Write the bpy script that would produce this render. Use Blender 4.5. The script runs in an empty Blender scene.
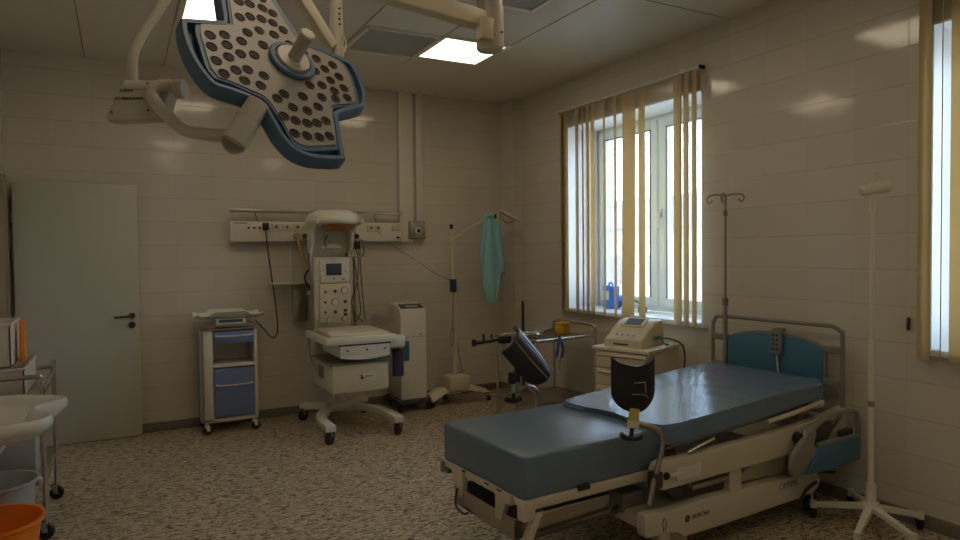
import bpy, bmesh, math, random
from mathutils import Vector, Matrix
random.seed(7)
R = math.radians
V = Vector
sc = bpy.context.scene
COL = sc.collection
W, D, H, XL, YF = 3.745, 6.27, 3.09, -0.77, -2.2

# ------------------------------------------------------------------ materials
def mat(name, col, rough=0.5, metal=0.0, noise=0.0, nscale=30.0, bump=0.0, spec=0.5, coat=0.0):
    m = bpy.data.materials.new(name); m.use_nodes = True
    nt = m.node_tree; b = nt.nodes['Principled BSDF']
    b.inputs['Base Color'].default_value = (*col, 1); b.inputs['Roughness'].default_value = rough
    b.inputs['Metallic'].default_value = metal; b.inputs['Specular IOR Level'].default_value = spec
    b.inputs['Coat Weight'].default_value = coat
    tc = nt.nodes.new('ShaderNodeTexCoord'); n = nt.nodes.new('ShaderNodeTexNoise')
    n.inputs['Scale'].default_value = nscale; n.inputs['Detail'].default_value = 4
    nt.links.new(tc.outputs['Object'], n.inputs['Vector'])
    if noise > 0:
        mr = nt.nodes.new('ShaderNodeMapRange'); mr.inputs['To Min'].default_value = 1-noise; mr.inputs['To Max'].default_value = 1+noise
        hs = nt.nodes.new('ShaderNodeHueSaturation'); hs.inputs['Color'].default_value = (*col, 1)
        nt.links.new(n.outputs['Fac'], mr.inputs['Value']); nt.links.new(mr.outputs['Result'], hs.inputs['Value'])
        nt.links.new(hs.outputs['Color'], b.inputs['Base Color'])
    if bump > 0:
        bp = nt.nodes.new('ShaderNodeBump'); bp.inputs['Strength'].default_value = bump; bp.inputs['Distance'].default_value = 0.01
        nt.links.new(n.outputs['Fac'], bp.inputs['Height']); nt.links.new(bp.outputs['Normal'], b.inputs['Normal'])
    return m

def tile_mat(name, axis, off, col, vjoint=1.0):
    """glossy wall tiles 0.3 x 0.2 m laid from real wall coordinates"""
    m = bpy.data.materials.new(name); m.use_nodes = True
    nt = m.node_tree; b = nt.nodes['Principled BSDF']; L = nt.links.new
    g = nt.nodes.new('ShaderNodeNewGeometry'); sx = nt.nodes.new('ShaderNodeSeparateXYZ'); L(g.outputs['Position'], sx.inputs[0])
    def joint(out, o, size, half):
        a = nt.nodes.new('ShaderNodeMath'); a.operation = 'ADD'; a.inputs[1].default_value = -o + 100*size; L(out, a.inputs[0])
        d = nt.nodes.new('ShaderNodeMath'); d.operation = 'DIVIDE'; d.inputs[1].default_value = size; L(a.outputs[0], d.inputs[0])
        p = nt.nodes.new('ShaderNodeMath'); p.operation = 'PINGPONG'; p.inputs[1].default_value = 0.5; L(d.outputs[0], p.inputs[0])
        r = nt.nodes.new('ShaderNodeMapRange'); r.inputs['From Min'].default_value = half*0.25/size; r.inputs['From Max'].default_value = half/size; L(p.outputs[0], r.inputs['Value'])
        return r.outputs['Result'], d.outputs[0]
    h, hd = joint(sx.outputs['Z'], -0.024, 0.2, 0.0028)
    v0, vd = joint(sx.outputs[axis], off, 0.3, 0.0020*vjoint)
    vm = nt.nodes.new('ShaderNodeMapRange'); vm.inputs['To Min'].default_value = .62; L(v0, vm.inputs['Value']); v = vm.outputs['Result']
    mn = nt.nodes.new('ShaderNodeMath'); mn.operation = 'MINIMUM'; L(h, mn.inputs[0]); L(v, mn.inputs[1])
    # slight difference of shade tile to tile
    fl1 = nt.nodes.new('ShaderNodeMath'); fl1.operation = 'FLOOR'; L(hd, fl1.inputs[0])
    fl2 = nt.nodes.new('ShaderNodeMath'); fl2.operation = 'FLOOR'; L(vd, fl2.inputs[0])
    cb = nt.nodes.new('ShaderNodeCombineXYZ'); L(fl1.outputs[0], cb.inputs[0]); L(fl2.outputs[0], cb.inputs[1])
    wn = nt.nodes.new('ShaderNodeTexWhiteNoise'); L(cb.outputs[0], wn.inputs['Vector'])
    mr = nt.nodes.new('ShaderNodeMapRange'); mr.inputs['To Min'].default_value = 0.975; mr.inputs['To Max'].default_value = 1.025; L(wn.outputs['Value'], mr.inputs['Value'])
    hs = nt.nodes.new('ShaderNodeHueSaturation'); hs.inputs['Color'].default_value = (*col, 1); L(mr.outputs['Result'], hs.inputs['Value'])
    mx = nt.nodes.new('ShaderNodeMix'); mx.data_type = 'RGBA'
    mx.inputs['A'].default_value = (col[0]*.74, col[1]*.72, col[2]*.68, 1); L(hs.outputs['Color'], mx.inputs['B']); L(mn.outputs[0], mx.inputs['Factor'])
    L(mx.outputs['Result'], b.inputs['Base Color'])
    ns = nt.nodes.new('ShaderNodeTexNoise'); ns.inputs['Scale'].default_value = 3.2; ns.inputs['Detail'].default_value = 2; L(g.outputs['Position'], ns.inputs['Vector'])
    n2 = nt.nodes.new('ShaderNodeMath'); n2.operation = 'MULTIPLY_ADD'; n2.inputs[1].default_value = 0.9; L(ns.outputs['Fac'], n2.inputs[0])
    w2 = nt.nodes.new('ShaderNodeMath'); w2.operation = 'MULTIPLY'; w2.inputs[1].default_value = 0.6; L(mn.outputs[0], w2.inputs[0]); L(w2.outputs[0], n2.inputs[2])
    bp = nt.nodes.new('ShaderNodeBump'); bp.inputs['Strength'].default_value = 0.22; bp.inputs['Distance'].default_value = 0.012
    L(n2.outputs[0], bp.inputs['Height']); L(bp.outputs['Normal'], b.inputs['Normal'])
    b.inputs['Roughness'].default_value = 0.10; b.inputs['Specular IOR Level'].default_value = 0.5
    return m

M = {}
WALLC = (0.65, 0.595, 0.50)
M['tile_y'] = tile_mat('glossy_tiles_side', 'Y', 2.075, WALLC)
M['tile_x'] = tile_mat('glossy_tiles_back', 'X', 0.425, WALLC)
M['wall_plain'] = mat('wall_plain', WALLC, 0.4)
M['plaster'] = mat('reveal_white', (0.86, 0.88, 0.90), 0.5)
M['white'] = mat('white_enamel', (0.72, 0.68, 0.58), 0.35, noise=.03)
M['cream'] = mat('cream_enamel', (0.66, 0.58, 0.42), 0.35, noise=.04, nscale=8)
M['pvc'] = mat('white_window_plastic', (0.86, 0.90, 0.93), 0.3)
M['bedcream'] = mat('bed_cream_metal', (0.60, 0.54, 0.42), 0.35, noise=.04, nscale=10)
M['vinyl'] = mat('blue_grey_vinyl', (0.135, 0.190, 0.255), 0.28, noise=.05, nscale=6, bump=.12)
M['vinyl2'] = mat('blue_grey_vinyl_creased', (0.130, 0.195, 0.290), 0.19, noise=.05, nscale=9, bump=.6)
M['bedblue'] = mat('bed_blue_plastic', (0.055, 0.17, 0.27), 0.4, noise=.03)
M['grey'] = mat('grey_plastic', (0.24, 0.23, 0.19), 0.45)
M['chrome'] = mat('chrome', (0.62, 0.60, 0.55), 0.22, metal=1)
M['steel'] = mat('brushed_steel', (0.42, 0.39, 0.33), 0.3, metal=1, noise=.1, nscale=60)
M['black'] = mat('black_plastic', (0.012, 0.012, 0.013), 0.5)
M['rubber'] = mat('black_rubber', (0.02, 0.02, 0.02), 0.7)
M['darkgrey'] = mat('dark_grey_plastic', (0.06, 0.06, 0.055), 0.5)
M['lampbeige'] = mat('lamp_beige_enamel', (0.50, 0.45, 0.36), 0.33, noise=.02)
M['lampface'] = mat('lamp_face_plate', (0.27, 0.24, 0.20), 0.5)
M['lampblue'] = mat('lamp_blue_rim', (0.07, 0.13, 0.205), 0.55, noise=.03)
M['lampdark'] = mat('lamp_blue_recess', (0.02, 0.045, 0.075), 0.5)
M['lens'] = mat('lens_reflector', (0.045, 0.033, 0.024), 0.5, noise=.6, nscale=90, spec=.15)
M['cartblue'] = mat('cart_drawer_blue', (0.16, 0.215, 0.42), 0.4)
M['orange'] = mat('orange_plastic', (0.85, 0.22, 0.01), 0.35, noise=.04)
M['yellow'] = mat('yellow_plastic', (0.80, 0.47, 0.02), 0.4)
M['hose'] = mat('yellow_hose', (0.55, 0.38, 0.08), 0.4)
M['bucketgrey'] = mat('grey_bucket', (0.42, 0.42, 0.40), 0.4)
M['ceramic'] = mat('white_basin', (0.66, 0.63, 0.56), 0.18, noise=.02)
M['purple'] = mat('purple_liquid_jar', (0.06, 0.045, 0.13), 0.15)
M['screen'] = mat('grey_blue_screen', (0.05, 0.065, 0.09), 0.15)
M['gown'] = mat('turquoise_gown', (0.27, 0.56, 0.60), 0.8, noise=.06, nscale=12, bump=.2)
M['door'] = mat('door_white', (0.52, 0.49, 0.41), 0.38)
M['casing'] = mat('door_casing', (0.30, 0.25, 0.15), 0.4, noise=.06)
M['bronze'] = mat('dark_metal_handle', (0.13, 0.11, 0.08), 0.3, metal=1)
M['baseboard'] = mat('baseboard_brown', (0.20, 0.165, 0.12), 0.5, noise=.15, nscale=50)
M['mesh'] = mat('vent_grille', (0.40, 0.40, 0.36), 0.6, noise=.2, nscale=400)
M['monitor'] = mat('monitor_ivory', (0.68, 0.61, 0.43), 0.4)
M['bluepack'] = mat('blue_package', (0.04, 0.14, 0.55), 0.35)
M['green'] = mat('green_plastic', (0.02, 0.22, 0.08), 0.4)
M['red'] = mat('red_orange', (0.5, 0.09, 0.03), 0.4)
M['joint'] = mat('ceiling_joint', (0.22, 0.19, 0.14), 0.6)
M['facade'] = mat('far_facade', (0.8, 0.76, 0.66), 0.8, noise=.05, nscale=1)
M['roof'] = mat('far_roof', (0.3, 0.28, 0.28), 0.8)
M['snow'] = mat('outdoor_ground', (0.62, 0.60, 0.52), 0.9, noise=.1, nscale=1)
M['heater'] = mat('heater_reflector', (0.45, 0.17, 0.03), 0.3, metal=.8, noise=.7, nscale=40)

def ceiling_mat():
    m = mat('ceiling_satin', (0.69, 0.65, 0.56), 0.27, noise=.02, nscale=2)
    return m
M['ceiling'] = ceiling_mat()

def slat_mat():
    m = bpy.data.materials.new('blind_fabric'); m.use_nodes = True; nt = m.node_tree; b = nt.nodes['Principled BSDF']
    b.inputs['Base Color'].default_value = (0.80, 0.68, 0.44, 1); b.inputs['Roughness'].default_value = 0.8
    tr = nt.nodes.new('ShaderNodeBsdfTranslucent'); tr.inputs['Color'].default_value = (0.66, 0.52, 0.30, 1)
    mx = nt.nodes.new('ShaderNodeMixShader'); mx.inputs[0].default_value = 0.45
    nt.links.new(b.outputs[0], mx.inputs[1]); nt.links.new(tr.outputs[0], mx.inputs[2])
    wv = nt.nodes.new('ShaderNodeTexNoise'); wv.inputs['Scale'].default_value = 300
    bp = nt.nodes.new('ShaderNodeBump'); bp.inputs['Strength'].default_value = .15; bp.inputs['Distance'].default_value = .002
    nt.links.new(wv.outputs['Fac'], bp.inputs['Height']); nt.links.new(bp.outputs[0], b.inputs['Normal'])
    nt.links.new(mx.outputs[0], nt.nodes['Material Output'].inputs['Surface']); return m
M['slat'] = slat_mat()

def pane_mat(name, tint, gloss):
    m = bpy.data.materials.new(name); m.use_nodes = True; nt = m.node_tree
    nt.nodes.remove(nt.nodes['Principled BSDF'])
    t = nt.nodes.new('ShaderNodeBsdfTransparent'); t.inputs[0].default_value = (*tint, 1)
    g = nt.nodes.new('ShaderNodeBsdfGlossy'); g.inputs['Roughness'].default_value = 0.03
    fr = nt.nodes.new('ShaderNodeFresnel'); fr.inputs[0].default_value = 1.45
    ml = nt.nodes.new('ShaderNodeMath'); ml.operation = 'MULTIPLY'; ml.inputs[1].default_value = gloss; nt.links.new(fr.outputs[0], ml.inputs[0])
    mx = nt.nodes.new('ShaderNodeMixShader'); nt.links.new(ml.outputs[0], mx.inputs[0])
    nt.links.new(t.outputs[0], mx.inputs[1]); nt.links.new(g.outputs[0], mx.inputs[2])
    nt.links.new(mx.outputs[0], nt.nodes['Material Output'].inputs['Surface']); return m
M['pane'] = pane_mat('window_glass', (.95, .97, 1), .8)
M['acrylic'] = pane_mat('clear_acrylic', (.985, .985, .97), .3)

def emit(name, col, s):
    m = bpy.data.materials.new(name); m.use_nodes = True; nt = m.node_tree
    b = nt.nodes['Principled BSDF']; b.inputs['Base Color'].default_value = (.8, .8, .8, 1)
    b.inputs['Emission Color'].default_value = (*col, 1); b.inputs['Emission Strength'].default_value = s; return m
LAMP_E = 17.0
M['diffuser'] = emit('lit_diffuser', (1.0, 0.83, 0.60), LAMP_E)

def floor_mat():
    m = bpy.data.materials.new('speckled_linoleum'); m.use_nodes = True; nt = m.node_tree; b = nt.nodes['Principled BSDF']; L = nt.links.new
    g = nt.nodes.new('ShaderNodeNewGeometry')
    mp = nt.nodes.new('ShaderNodeMapping'); mp.inputs['Rotation'].default_value = (0, 0, R(28)); mp.inputs['Scale'].default_value = (15, 38, 1)
    L(g.outputs['Position'], mp.inputs[0])
    def thr(src, lo, hi):
        r = nt.nodes.new('ShaderNodeMapRange'); r.inputs['From Min'].default_value = lo; r.inputs['From Max'].default_value = hi; L(src, r.inputs['Value']); return r.outputs['Result']
    def nz(sc_, det, seed):
        mp2 = nt.nodes.new('ShaderNodeMapping'); mp2.inputs['Location'].default_value = (seed, seed*2.3, 0); L(mp.outputs[0], mp2.inputs[0])
        n = nt.nodes.new('ShaderNodeTexNoise'); n.inputs['Scale'].default_value = sc_; n.inputs['Detail'].default_value = det; n.inputs['Roughness'].default_value = .65; n.inputs['Distortion'].default_value = .6; L(mp2.outputs[0], n.inputs['Vector']); return n.outputs['Fac']
    def mix(fac, a, c):
        x = nt.nodes.new('ShaderNodeMix'); x.data_type = 'RGBA'; L(fac, x.inputs['Factor'])
        if isinstance(a, tuple): x.inputs['A'].default_value = (*a, 1)
        else: L(a, x.inputs['A'])
        x.inputs['B'].default_value = (*c, 1); return x.outputs['Result']
    c = mix(thr(nz(.6, 3, 1), .35, .65), (.44, .35, .225), (.54, .45, .30))
    c = mix(thr(nz(1.6, 2, 5), .57, .62), c, (.70, .62, .47))
    c = mix(thr(nz(1.3, 3, 9), .545, .58), c, (.17, .115, .065))
    c = mix(thr(nz(1.7, 3, 14), .575, .605), c, (.035, .027, .03))
    L(c, b.inputs['Base Color']); b.inputs['Roughness'].default_value = .42; b.inputs['Specular IOR Level'].default_value = .35
    return m
M['floor'] = floor_mat()

# ------------------------------------------------------------------ mesh builder
class MB:
    def __init__(s): s.bm = bmesh.new()
    def _x(s, vs, m):
        if m is not None: bmesh.ops.transform(s.bm, matrix=m, verts=vs)
    def box(s, a, b, bev=0.0, m=None, seg=2):
        a = V(a); b = V(b); c = (a+b)/2; d = b-a
        r = bmesh.ops.create_cube(s.bm, size=1.0); vs = r['verts']
        for v in vs: v.co = V((v.co.x*d.x, v.co.y*d.y, v.co.z*d.z)) + c
        if bev > 0:
            es = list({e for v in vs for e in v.link_edges})
            rr = bmesh.ops.bevel(s.bm, geom=es, offset=min(bev, .49*min(abs(x) for x in d)), segments=seg, affect='EDGES', profile=.5)
            vs = list({v for f in rr['faces'] for v in f.verts} | {v for v in vs if v.is_valid})
        s._x(vs, m); return s
    def cyl(s, p, q, r, r2=None, n=20, caps=True, m=None):
        p = V(p); q = V(q); d = q-p; r2 = r if r2 is None else r2
        q0 = d.to_track_quat('Z', 'Y').to_matrix(); A = []; B_ = []
        for i in range(n):
            t = 2*math.pi*i/n; o = q0 @ V((math.cos(t), math.sin(t), 0))
            A.append(s.bm.verts.new(p+o*r)); B_.append(s.bm.verts.new(q+o*r2))
        for i in range(n):
            j = (i+1) % n; s.bm.faces.new((A[i], A[j], B_[j], B_[i]))
        if caps: s.bm.faces.new(A[::-1]); s.bm.faces.new(B_)
        s._x(A+B_, m); return s
    def tube(s, pts, r, n=10, smooth=6, m=None, closed=False):
        P = [V(p) for p in pts]
        if smooth and len(P) > 2:
            out = []; N = len(P); rng = range(N if closed else N-1)
            for i in rng:
                p0 = P[(i-1) % N] if closed or i > 0 else P[0]; p1 = P[i]; p2 = P[(i+1) % N]; p3 = P[(i+2) % N] if closed or i+2 < N else P[-1]
                for k in range(smooth):
                    t = k/smooth
                    out.append(.5*((2*p1)+(-p0+p2)*t+(2*p0-5*p1+4*p2-p3)*t*t+(-p0+3*p1-3*p2+p3)*t**3))
            if not closed: out.append(P[-1])
            P = out
        rings = []; up = None; N = len(P)
        for i, p in enumerate(P):
            a = P[(i-1) % N] if closed or i > 0 else P[0]; b = P[(i+1) % N] if closed or i < N-1 else P[-1]
            t = (b-a).normalized()
            if up is None: up = t.orthogonal().normalized()
            up = (up - t*up.dot(t)); up = up.normalized() if up.length > 1e-6 else t.orthogonal().normalized()
            o = t.cross(up); rr = r[i] if isinstance(r, list) and len(r) == N else (r if not isinstance(r, list) else r[0])
            rings.append([s.bm.verts.new(p+(up*math.cos(2*math.pi*k/n)+o*math.sin(2*math.pi*k/n))*rr) for k in range(n)])
        for i in range(N if closed else N-1):
            A = rings[i]; B_ = rings[(i+1) % N]
            for k in range(n): s.bm.faces.new((A[k], A[(k+1) % n], B_[(k+1) % n], B_[k]))
        if not closed: s.bm.faces.new(rings[0][::-1]); s.bm.faces.new(rings[-1])
        s._x([v for g in rings for v in g], m); return s
    def lathe(s, prof, n=32, m=None, sx=1, sy=1):
        rings = []
        for (r, z) in prof:
            if r < 1e-5: rings.append([s.bm.verts.new((0, 0, z))])
            else: rings.append([s.bm.verts.new((sx*r*math.cos(2*math.pi*k/n), sy*r*math.sin(2*math.pi*k/n), z)) for k in range(n)])
        for A, B_ in zip(rings, rings[1:]):
            for k in range(n):
                j = (k+1) % n
                if len(A) == 1 and len(B_) == 1: continue
                if len(A) == 1: s.bm.faces.new((A[0], B_[k], B_[j]))
                elif len(B_) == 1: s.bm.faces.new((A[k], A[j], B_[0]))
                else: s.bm.faces.new((A[k], A[j], B_[j], B_[k]))
        s._x([v for g in rings for v in g], m); return s
    def prism(s, pts, vec, bev=0.0, m=None, seg=2):
        """pts: 3d outline, extruded along vec"""
        vec = V(vec); A = [s.bm.verts.new(V(p)) for p in pts]; B_ = [s.bm.verts.new(V(p)+vec) for p in pts]; n = len(pts)
        fs = [s.bm.faces.new(A[::-1]), s.bm.faces.new(B_)]
        for i in range(n): fs.append(s.bm.faces.new((A[i], A[(i+1) % n], B_[(i+1) % n], B_[i])))
        bmesh.ops.recalc_face_normals(s.bm, faces=fs)
        if n > 40: bmesh.ops.triangulate(s.bm, faces=fs[:2], quad_method='BEAUTY', ngon_method='EAR_CLIP')
        vs = A+B_
        if bev > 0:
            es = list({e for f in fs[:2] for e in f.edges})
            rr = bmesh.ops.bevel(s.bm, geom=es, offset=bev, segments=seg, affect='EDGES', profile=.5)
            vs = list({v for f in rr['faces'] for v in f.verts} | {v for v in vs if v.is_valid})
        s._x(vs, m); return s
    def grid(s, fn, nu, nv, thick=0.0, m=None):
        G = [[s.bm.verts.new(V(fn(i/nu, j/nv))) for j in range(nv+1)] for i in range(nu+1)]; fs = []
        for i in range(nu):
            for j in range(nv): fs.append(s.bm.faces.new((G[i][j], G[i+1][j], G[i+1][j+1], G[i][j+1])))
        vs = [v for g in G for v in g]
        if thick:
            bmesh.ops.recalc_face_normals(s.bm, faces=fs)
            before = set(s.bm.verts)
            bmesh.ops.solidify(s.bm, geom=fs, thickness=thick)
            vs += [v for v in s.bm.verts if v not in before]
        s._x(vs, m); return s
    def build(s, name, m, parent=None, smooth=40, world=False, fix=True):
        if fix: bmesh.ops.recalc_face_normals(s.bm, faces=s.bm.faces[:])
        me = bpy.data.meshes.new(name)
        if world and parent is not None:
            root = parent
            while root.parent: root = root.parent
            mw = Matrix.Translation(root.location) @ root.rotation_euler.to_matrix().to_4x4()
            bmesh.ops.transform(s.bm, matrix=mw.inverted(), verts=s.bm.verts[:])
        s.bm.to_mesh(me); s.bm.free()
        me.materials.append(M[m] if isinstance(m, str) else m)
        for p in me.polygons: p.use_smooth = True
        try: me.set_sharp_from_angle(angle=R(smooth))
        except Exception: pass
        o = bpy.data.objects.new(name, me); COL.objects.link(o)
        if parent: o.parent = parent
        return o

def islands(b, name, m, parent, world=False):
    bm = b.bm; left = set(bm.verts); out = []
    while left:
        st = [left.pop()]; comp = set(st)
        while st:
            v = st.pop()
            for e in v.link_edges:
                o = e.other_vert(v)
                if o not in comp: comp.add(o); left.discard(o); st.append(o)
        out.append(comp)
    res = []
    for comp in out:
        nb = MB(); mp = {v: nb.bm.verts.new(v.co) for v in comp}
        for f in {f for v in comp for f in v.link_faces}: nb.bm.faces.new([mp[v] for v in f.verts])
        res.append(nb.build(name, m, parent, world=world))
    bm.free(); return res

def thing(name, label, cat, loc=(0, 0, 0), rz=0, group=None):
    o = bpy.data.objects.new(name, None); COL.objects.link(o); o.empty_display_size = .1
    o.location = loc; o.rotation_euler = (0, 0, rz); tag(o, label, cat, group); return o
def tag(o, label, cat, group=None):
    o['label'] = label; o['category'] = cat
    if group: o['group'] = group
    return o
def struct(name, mb, m, **k):
    o = mb.build(name, m, **k); o['kind'] = 'structure'; return o
def recenter(o):
    me = o.data; c = sum((v.co for v in me.vertices), V())/len(me.vertices); c.z = min(v.co.z for v in me.vertices)
    me.transform(Matrix.Translation(-c)); o.location = c; return o
def dup(root, loc=None, rz=None, label=None):
    r = root.copy(); COL.objects.link(r)
    if loc is not None: r.location = loc
    if rz is not None: r.rotation_euler = (0, 0, rz)
    if label: r['label'] = label
    for ch in list(root.children):
        c = ch.copy(); COL.objects.link(c); c.parent = r
        for g in ch.children:
            d = g.copy(); COL.objects.link(d); d.parent = c
    return r
def text(name, s, size, m, parent, mtx, ext=.0008):
    cu = bpy.data.curves.new(name, 'FONT'); cu.body = s; cu.size = size; cu.extrude = ext; cu.align_x = 'CENTER'; cu.align_y = 'CENTER'
    t = bpy.data.objects.new(name, cu); COL.objects.link(t); dg = bpy.context.evaluated_depsgraph_get()
    me = bpy.data.meshes.new_from_object(t.evaluated_get(dg)); bpy.data.objects.remove(t)
    me.transform(mtx); me.materials.clear(); me.materials.append(M[m])
    o = bpy.data.objects.new(name, me); COL.objects.link(o); o.parent = parent; return o
def caster(parent, x, y, r=.035, z=0, name='caster', ang=0.0, col='rubber', fork='grey', h=None):
    h = h or 2*r+.035; c, s = math.cos(ang), math.sin(ang)
    b = MB(); ax = V((-s, c, 0)); ce = V((x, y, z+r)); b.cyl(ce-ax*min(.02, .32*r), ce+ax*min(.02, .32*r), r, n=20)
    w = b.build(name, col, parent)
    f = MB(); up = V((x-.3*r*c, y-.3*r*s, z+r*2+.012))
    wv = min(.02, .32*r)+.003
    for k in (-1, 1):
        f.prism([ce+ax*wv*k+V((c*.012, s*.012, 0)), ce+ax*wv*k-V((c*.012, s*.012, 0)), up+ax*wv*k-V((c*.02, s*.02, 0)), up+ax*wv*k+V((c*.02, s*.02, 0))], ax*.003*k)
    f.cyl(up-V((0, 0, .004)), up+V((0, 0, .006)), .02, n=16); f.cyl(up, V((up.x, up.y, z+h)), .008, n=10)
    f.build('caster_fork', fork, w); return w

# ------------------------------------------------------------------ room
b = MB(); b.box((XL-.1, YF, -.1), (W+.9, D+.1, 0)); struct('floor', b, 'floor')
b = MB(); b.box((XL-.1, YF, H), (W+.9, D+.1, H+.1)); struct('ceiling', b, 'ceiling')
b = MB(); b.box((XL-.1, D, 0), (W+.6, D+.1, H)); struct('wall_back', b, 'tile_x')
b = MB(); b.box((XL-.1, YF-.1, 0), (W+.9, YF, H)); struct('wall_front', b, 'wall_plain')
# left wall with the doorway
b = MB(); b.box((XL-.12, YF, 0), (XL, 5.26, H)); b.box((XL-.12, 6.14, 0), (XL, D, H)); b.box((XL-.12, 5.26, 2.09), (XL, 6.14, H)); struct('wall_left', b, 'tile_y')
# right wall with two window openings
WZ0, WZ1, WY0, WY1 = .955, 2.66, 3.51, 5.17
V0, V1 = -.2, 1.96
b = MB(); T = .42
b.box((W, YF, 0), (W+T, D, WZ0)); b.box((W, YF, WZ1), (W+T, D, H))
b.box((W, YF, WZ0), (W+T, V0, WZ1)); b.box((W, V1, WZ0), (W+T, WY0, WZ1)); b.box((W, WY1, WZ0), (W+T, D, WZ1)); struct('wall_right', b, 'tile_y')
# corner box and white reveal lining
b = MB(); b.box((3.64, 5.98, 0), (W, D, H)); b.box((3.637, 5.972, 0), (3.652, 5.99, H), .003); struct('trim_1', b, 'tile_y')
for i, (y0, y1) in enumerate(((WY0, WY1), (V0, V1))):
    b = MB(); e = .012
    b.box((W-.004, y1-e, WZ0), (W+.34, y1+.001, WZ1)); b.box((W-.004, y0-.001, WZ0), (W+.34, y0+e, WZ1)); b.box((W-.004, y0, WZ1-e), (W+.34, y1, WZ1+.001))
    struct('trim_%d' % (i+2), b, 'plaster')
    b = MB(); b.box((W-(.045 if i == 0 else .02), y0-.05, WZ0-.03), (W+.36, y1+.05, WZ0+.005), .006); o = struct('trim_%d' % (i+4), b, 'pvc')
# windows
def window(n, y0, y1, mull):
    X = W+.36
    b = MB()
    def fr(ya, yb, za, zb, w, x0, x1):
        b.box((x0, ya, za), (x1, ya+w, zb), .004); b.box((x0, yb-w, za), (x1, yb, zb), .004); b.box((x0, ya+w, za), (x1, yb-w, za+w), .004); b.box((x0, ya+w, zb-w), (x1, yb-w, zb), .004)
    fr(y0, y1, WZ0+.005, WZ1, .055, X, X+.06); b.box((X, mull-.03, WZ0+.05), (X+.06, mull+.03, WZ1-.05), .004)
    fo = struct('window_%d' % n, b, 'pvc')
    for (a, c) in ((y0+.045, mull-.018), (mull+.018, y1-.045)):
        b = MB(); fr(a, c, WZ0+.05, WZ1-.045, .075, X-.02, X+.04); s_ = b.build('window_sash', 'pvc', fo)
        b = MB(); b.box((X+.008, a+.07, WZ0+.12), (X+.014, c-.07, WZ1-.115)); b.build('window_pane', 'pane', s_)
        b = MB(); i = .078
        for q in ((a+i, c-i),):
            b.box((X-.024, q[0], WZ0+.125), (X-.012, q[0]+.006, WZ1-.12)); b.box((X-.024, q[1]-.006, WZ0+.125), (X-.012, q[1], WZ1-.12)); b.box((X-.024, q[0], WZ1-.126), (X-.012, q[1], WZ1-.12))
        b.build('window_gasket', 'darkgrey', s_)
    b = MB(); zc = 1.81; b.box((X-.03, mull-.052, zc-.035), (X-.018, mull-.022, zc+.035), .003); b.cyl((X-.045, mull-.037, zc), (X-.02, mull-.037, zc), .008); b.box((X-.062, mull-.050, zc-.13), (X-.040, mull-.024, zc+.015), .006); b.build('window_handle', 'white', fo)
    return fo
window(1, WY0, WY1, 4.33)
window(2, V0, V1, .9)
# baseboards
b = MB(); b.box((XL, D-.012, 0), (3.64, D, .075), .003); struct('baseboard_back', b, 'baseboard')
b = MB(); b.box((W-.012, YF, 0), (W, 5.98, .075), .003); b.box((3.628, 5.98, 0), (3.64, D, .075)); b.box((3.628, 5.968, 0), (W, 5.98, .075)); struct('baseboard_right', b, 'baseboard')
b = MB(); b.box((XL, YF, 0), (XL+.012, 5.2, .075), .003); struct('baseboard_left', b, 'baseboard')
# ducts on the back wall
b = MB(); b.box((2.455, D-.055, 1.60), (2.60, D, H), .006); struct('trim_6', b, 'white')
b = MB(); b.box((2.645, D-.03, 1.80), (2.72, D, H), .005); struct('trim_7', b, 'white')
# ceiling joints : thin grooves as strips
b = MB()
for x, ye in ((-.215, D), (.36, D), (1.54, 5.1), (2.70, 4.46), (2.145, 5.3)): b.box((x-.003, YF, H-.0025), (x+.003, ye, H))
for y in (3.27, 1.4): b.box((XL, y-.003, H-.0025), (W, y+.003, H))
struct('trim_8', b, 'joint')
# door casing and the corridor behind
b = MB()
for y in (5.26, 6.06): b.box((XL-.13, y, 0), (XL+.02, y+.08, 2.13), .006)
b.box((XL-.13, 5.26, 2.06), (XL+.02, 6.14, 2.13), .006); b.box((XL-.02, 6.09, 0), (XL+.032, 6.16, 2.11), .006); struct('trim_9', b, 'casing')
b = MB(); b.box((XL-1.6, 4.8, -.05), (XL-.12, 6.6, 0)); b.box((XL-1.6, 4.8, 0), (XL-1.5, 6.6, 2.6)); b.box((XL-1.6, 6.6, 0), (XL-.12, 6.7, 2.6)); b.box((XL-1.6, 4.7, 0), (XL-.12, 4.8, 2.6)); b.box((XL-1.6, 4.7, 2.6), (XL-.12, 6.7, 2.7)); struct('trim_10', b, 'wall_plain')
# open door leaf folded back against the rear wall
dr = MB(); dr.box((-.715, 6.165, .006), (.131, 6.205, 2.068), .003); do = struct('door_1', dr, 'door')
b = MB(); hx, hz = .075, 1.0
b.cyl((hx, 6.165, hz), (hx, 6.156, hz), .026, n=28); b.cyl((hx, 6.156, hz), (hx, 6.112, hz), .009); b.tube([(hx, 6.115, hz), (hx-.03, 6.108, hz-.002), (hx-.13, 6.112, hz-.005)], .0095, n=10)
b.build('door_handle', 'bronze', do)
b = MB(); b.cyl((hx, 6.165, hz-.075), (hx, 6.156, hz-.075), .026, n=28); b.box((hx-.004, 6.153, hz-.09), (hx+.004, 6.157, hz-.062)); b.build('keyhole_plate', 'bronze', do)
b = MB(); b.box((.129, 6.172, hz-.02), (.1335, 6.198, hz+.03)); b.build('latch', 'bronze', do)
b = MB()
for z in (.25, 1.5, 1.8): b.cyl((-.722, 6.158, z-.045), (-.722, 6.158, z+.045), .009)
b.build('hinge', 'bronze', do)

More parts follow.
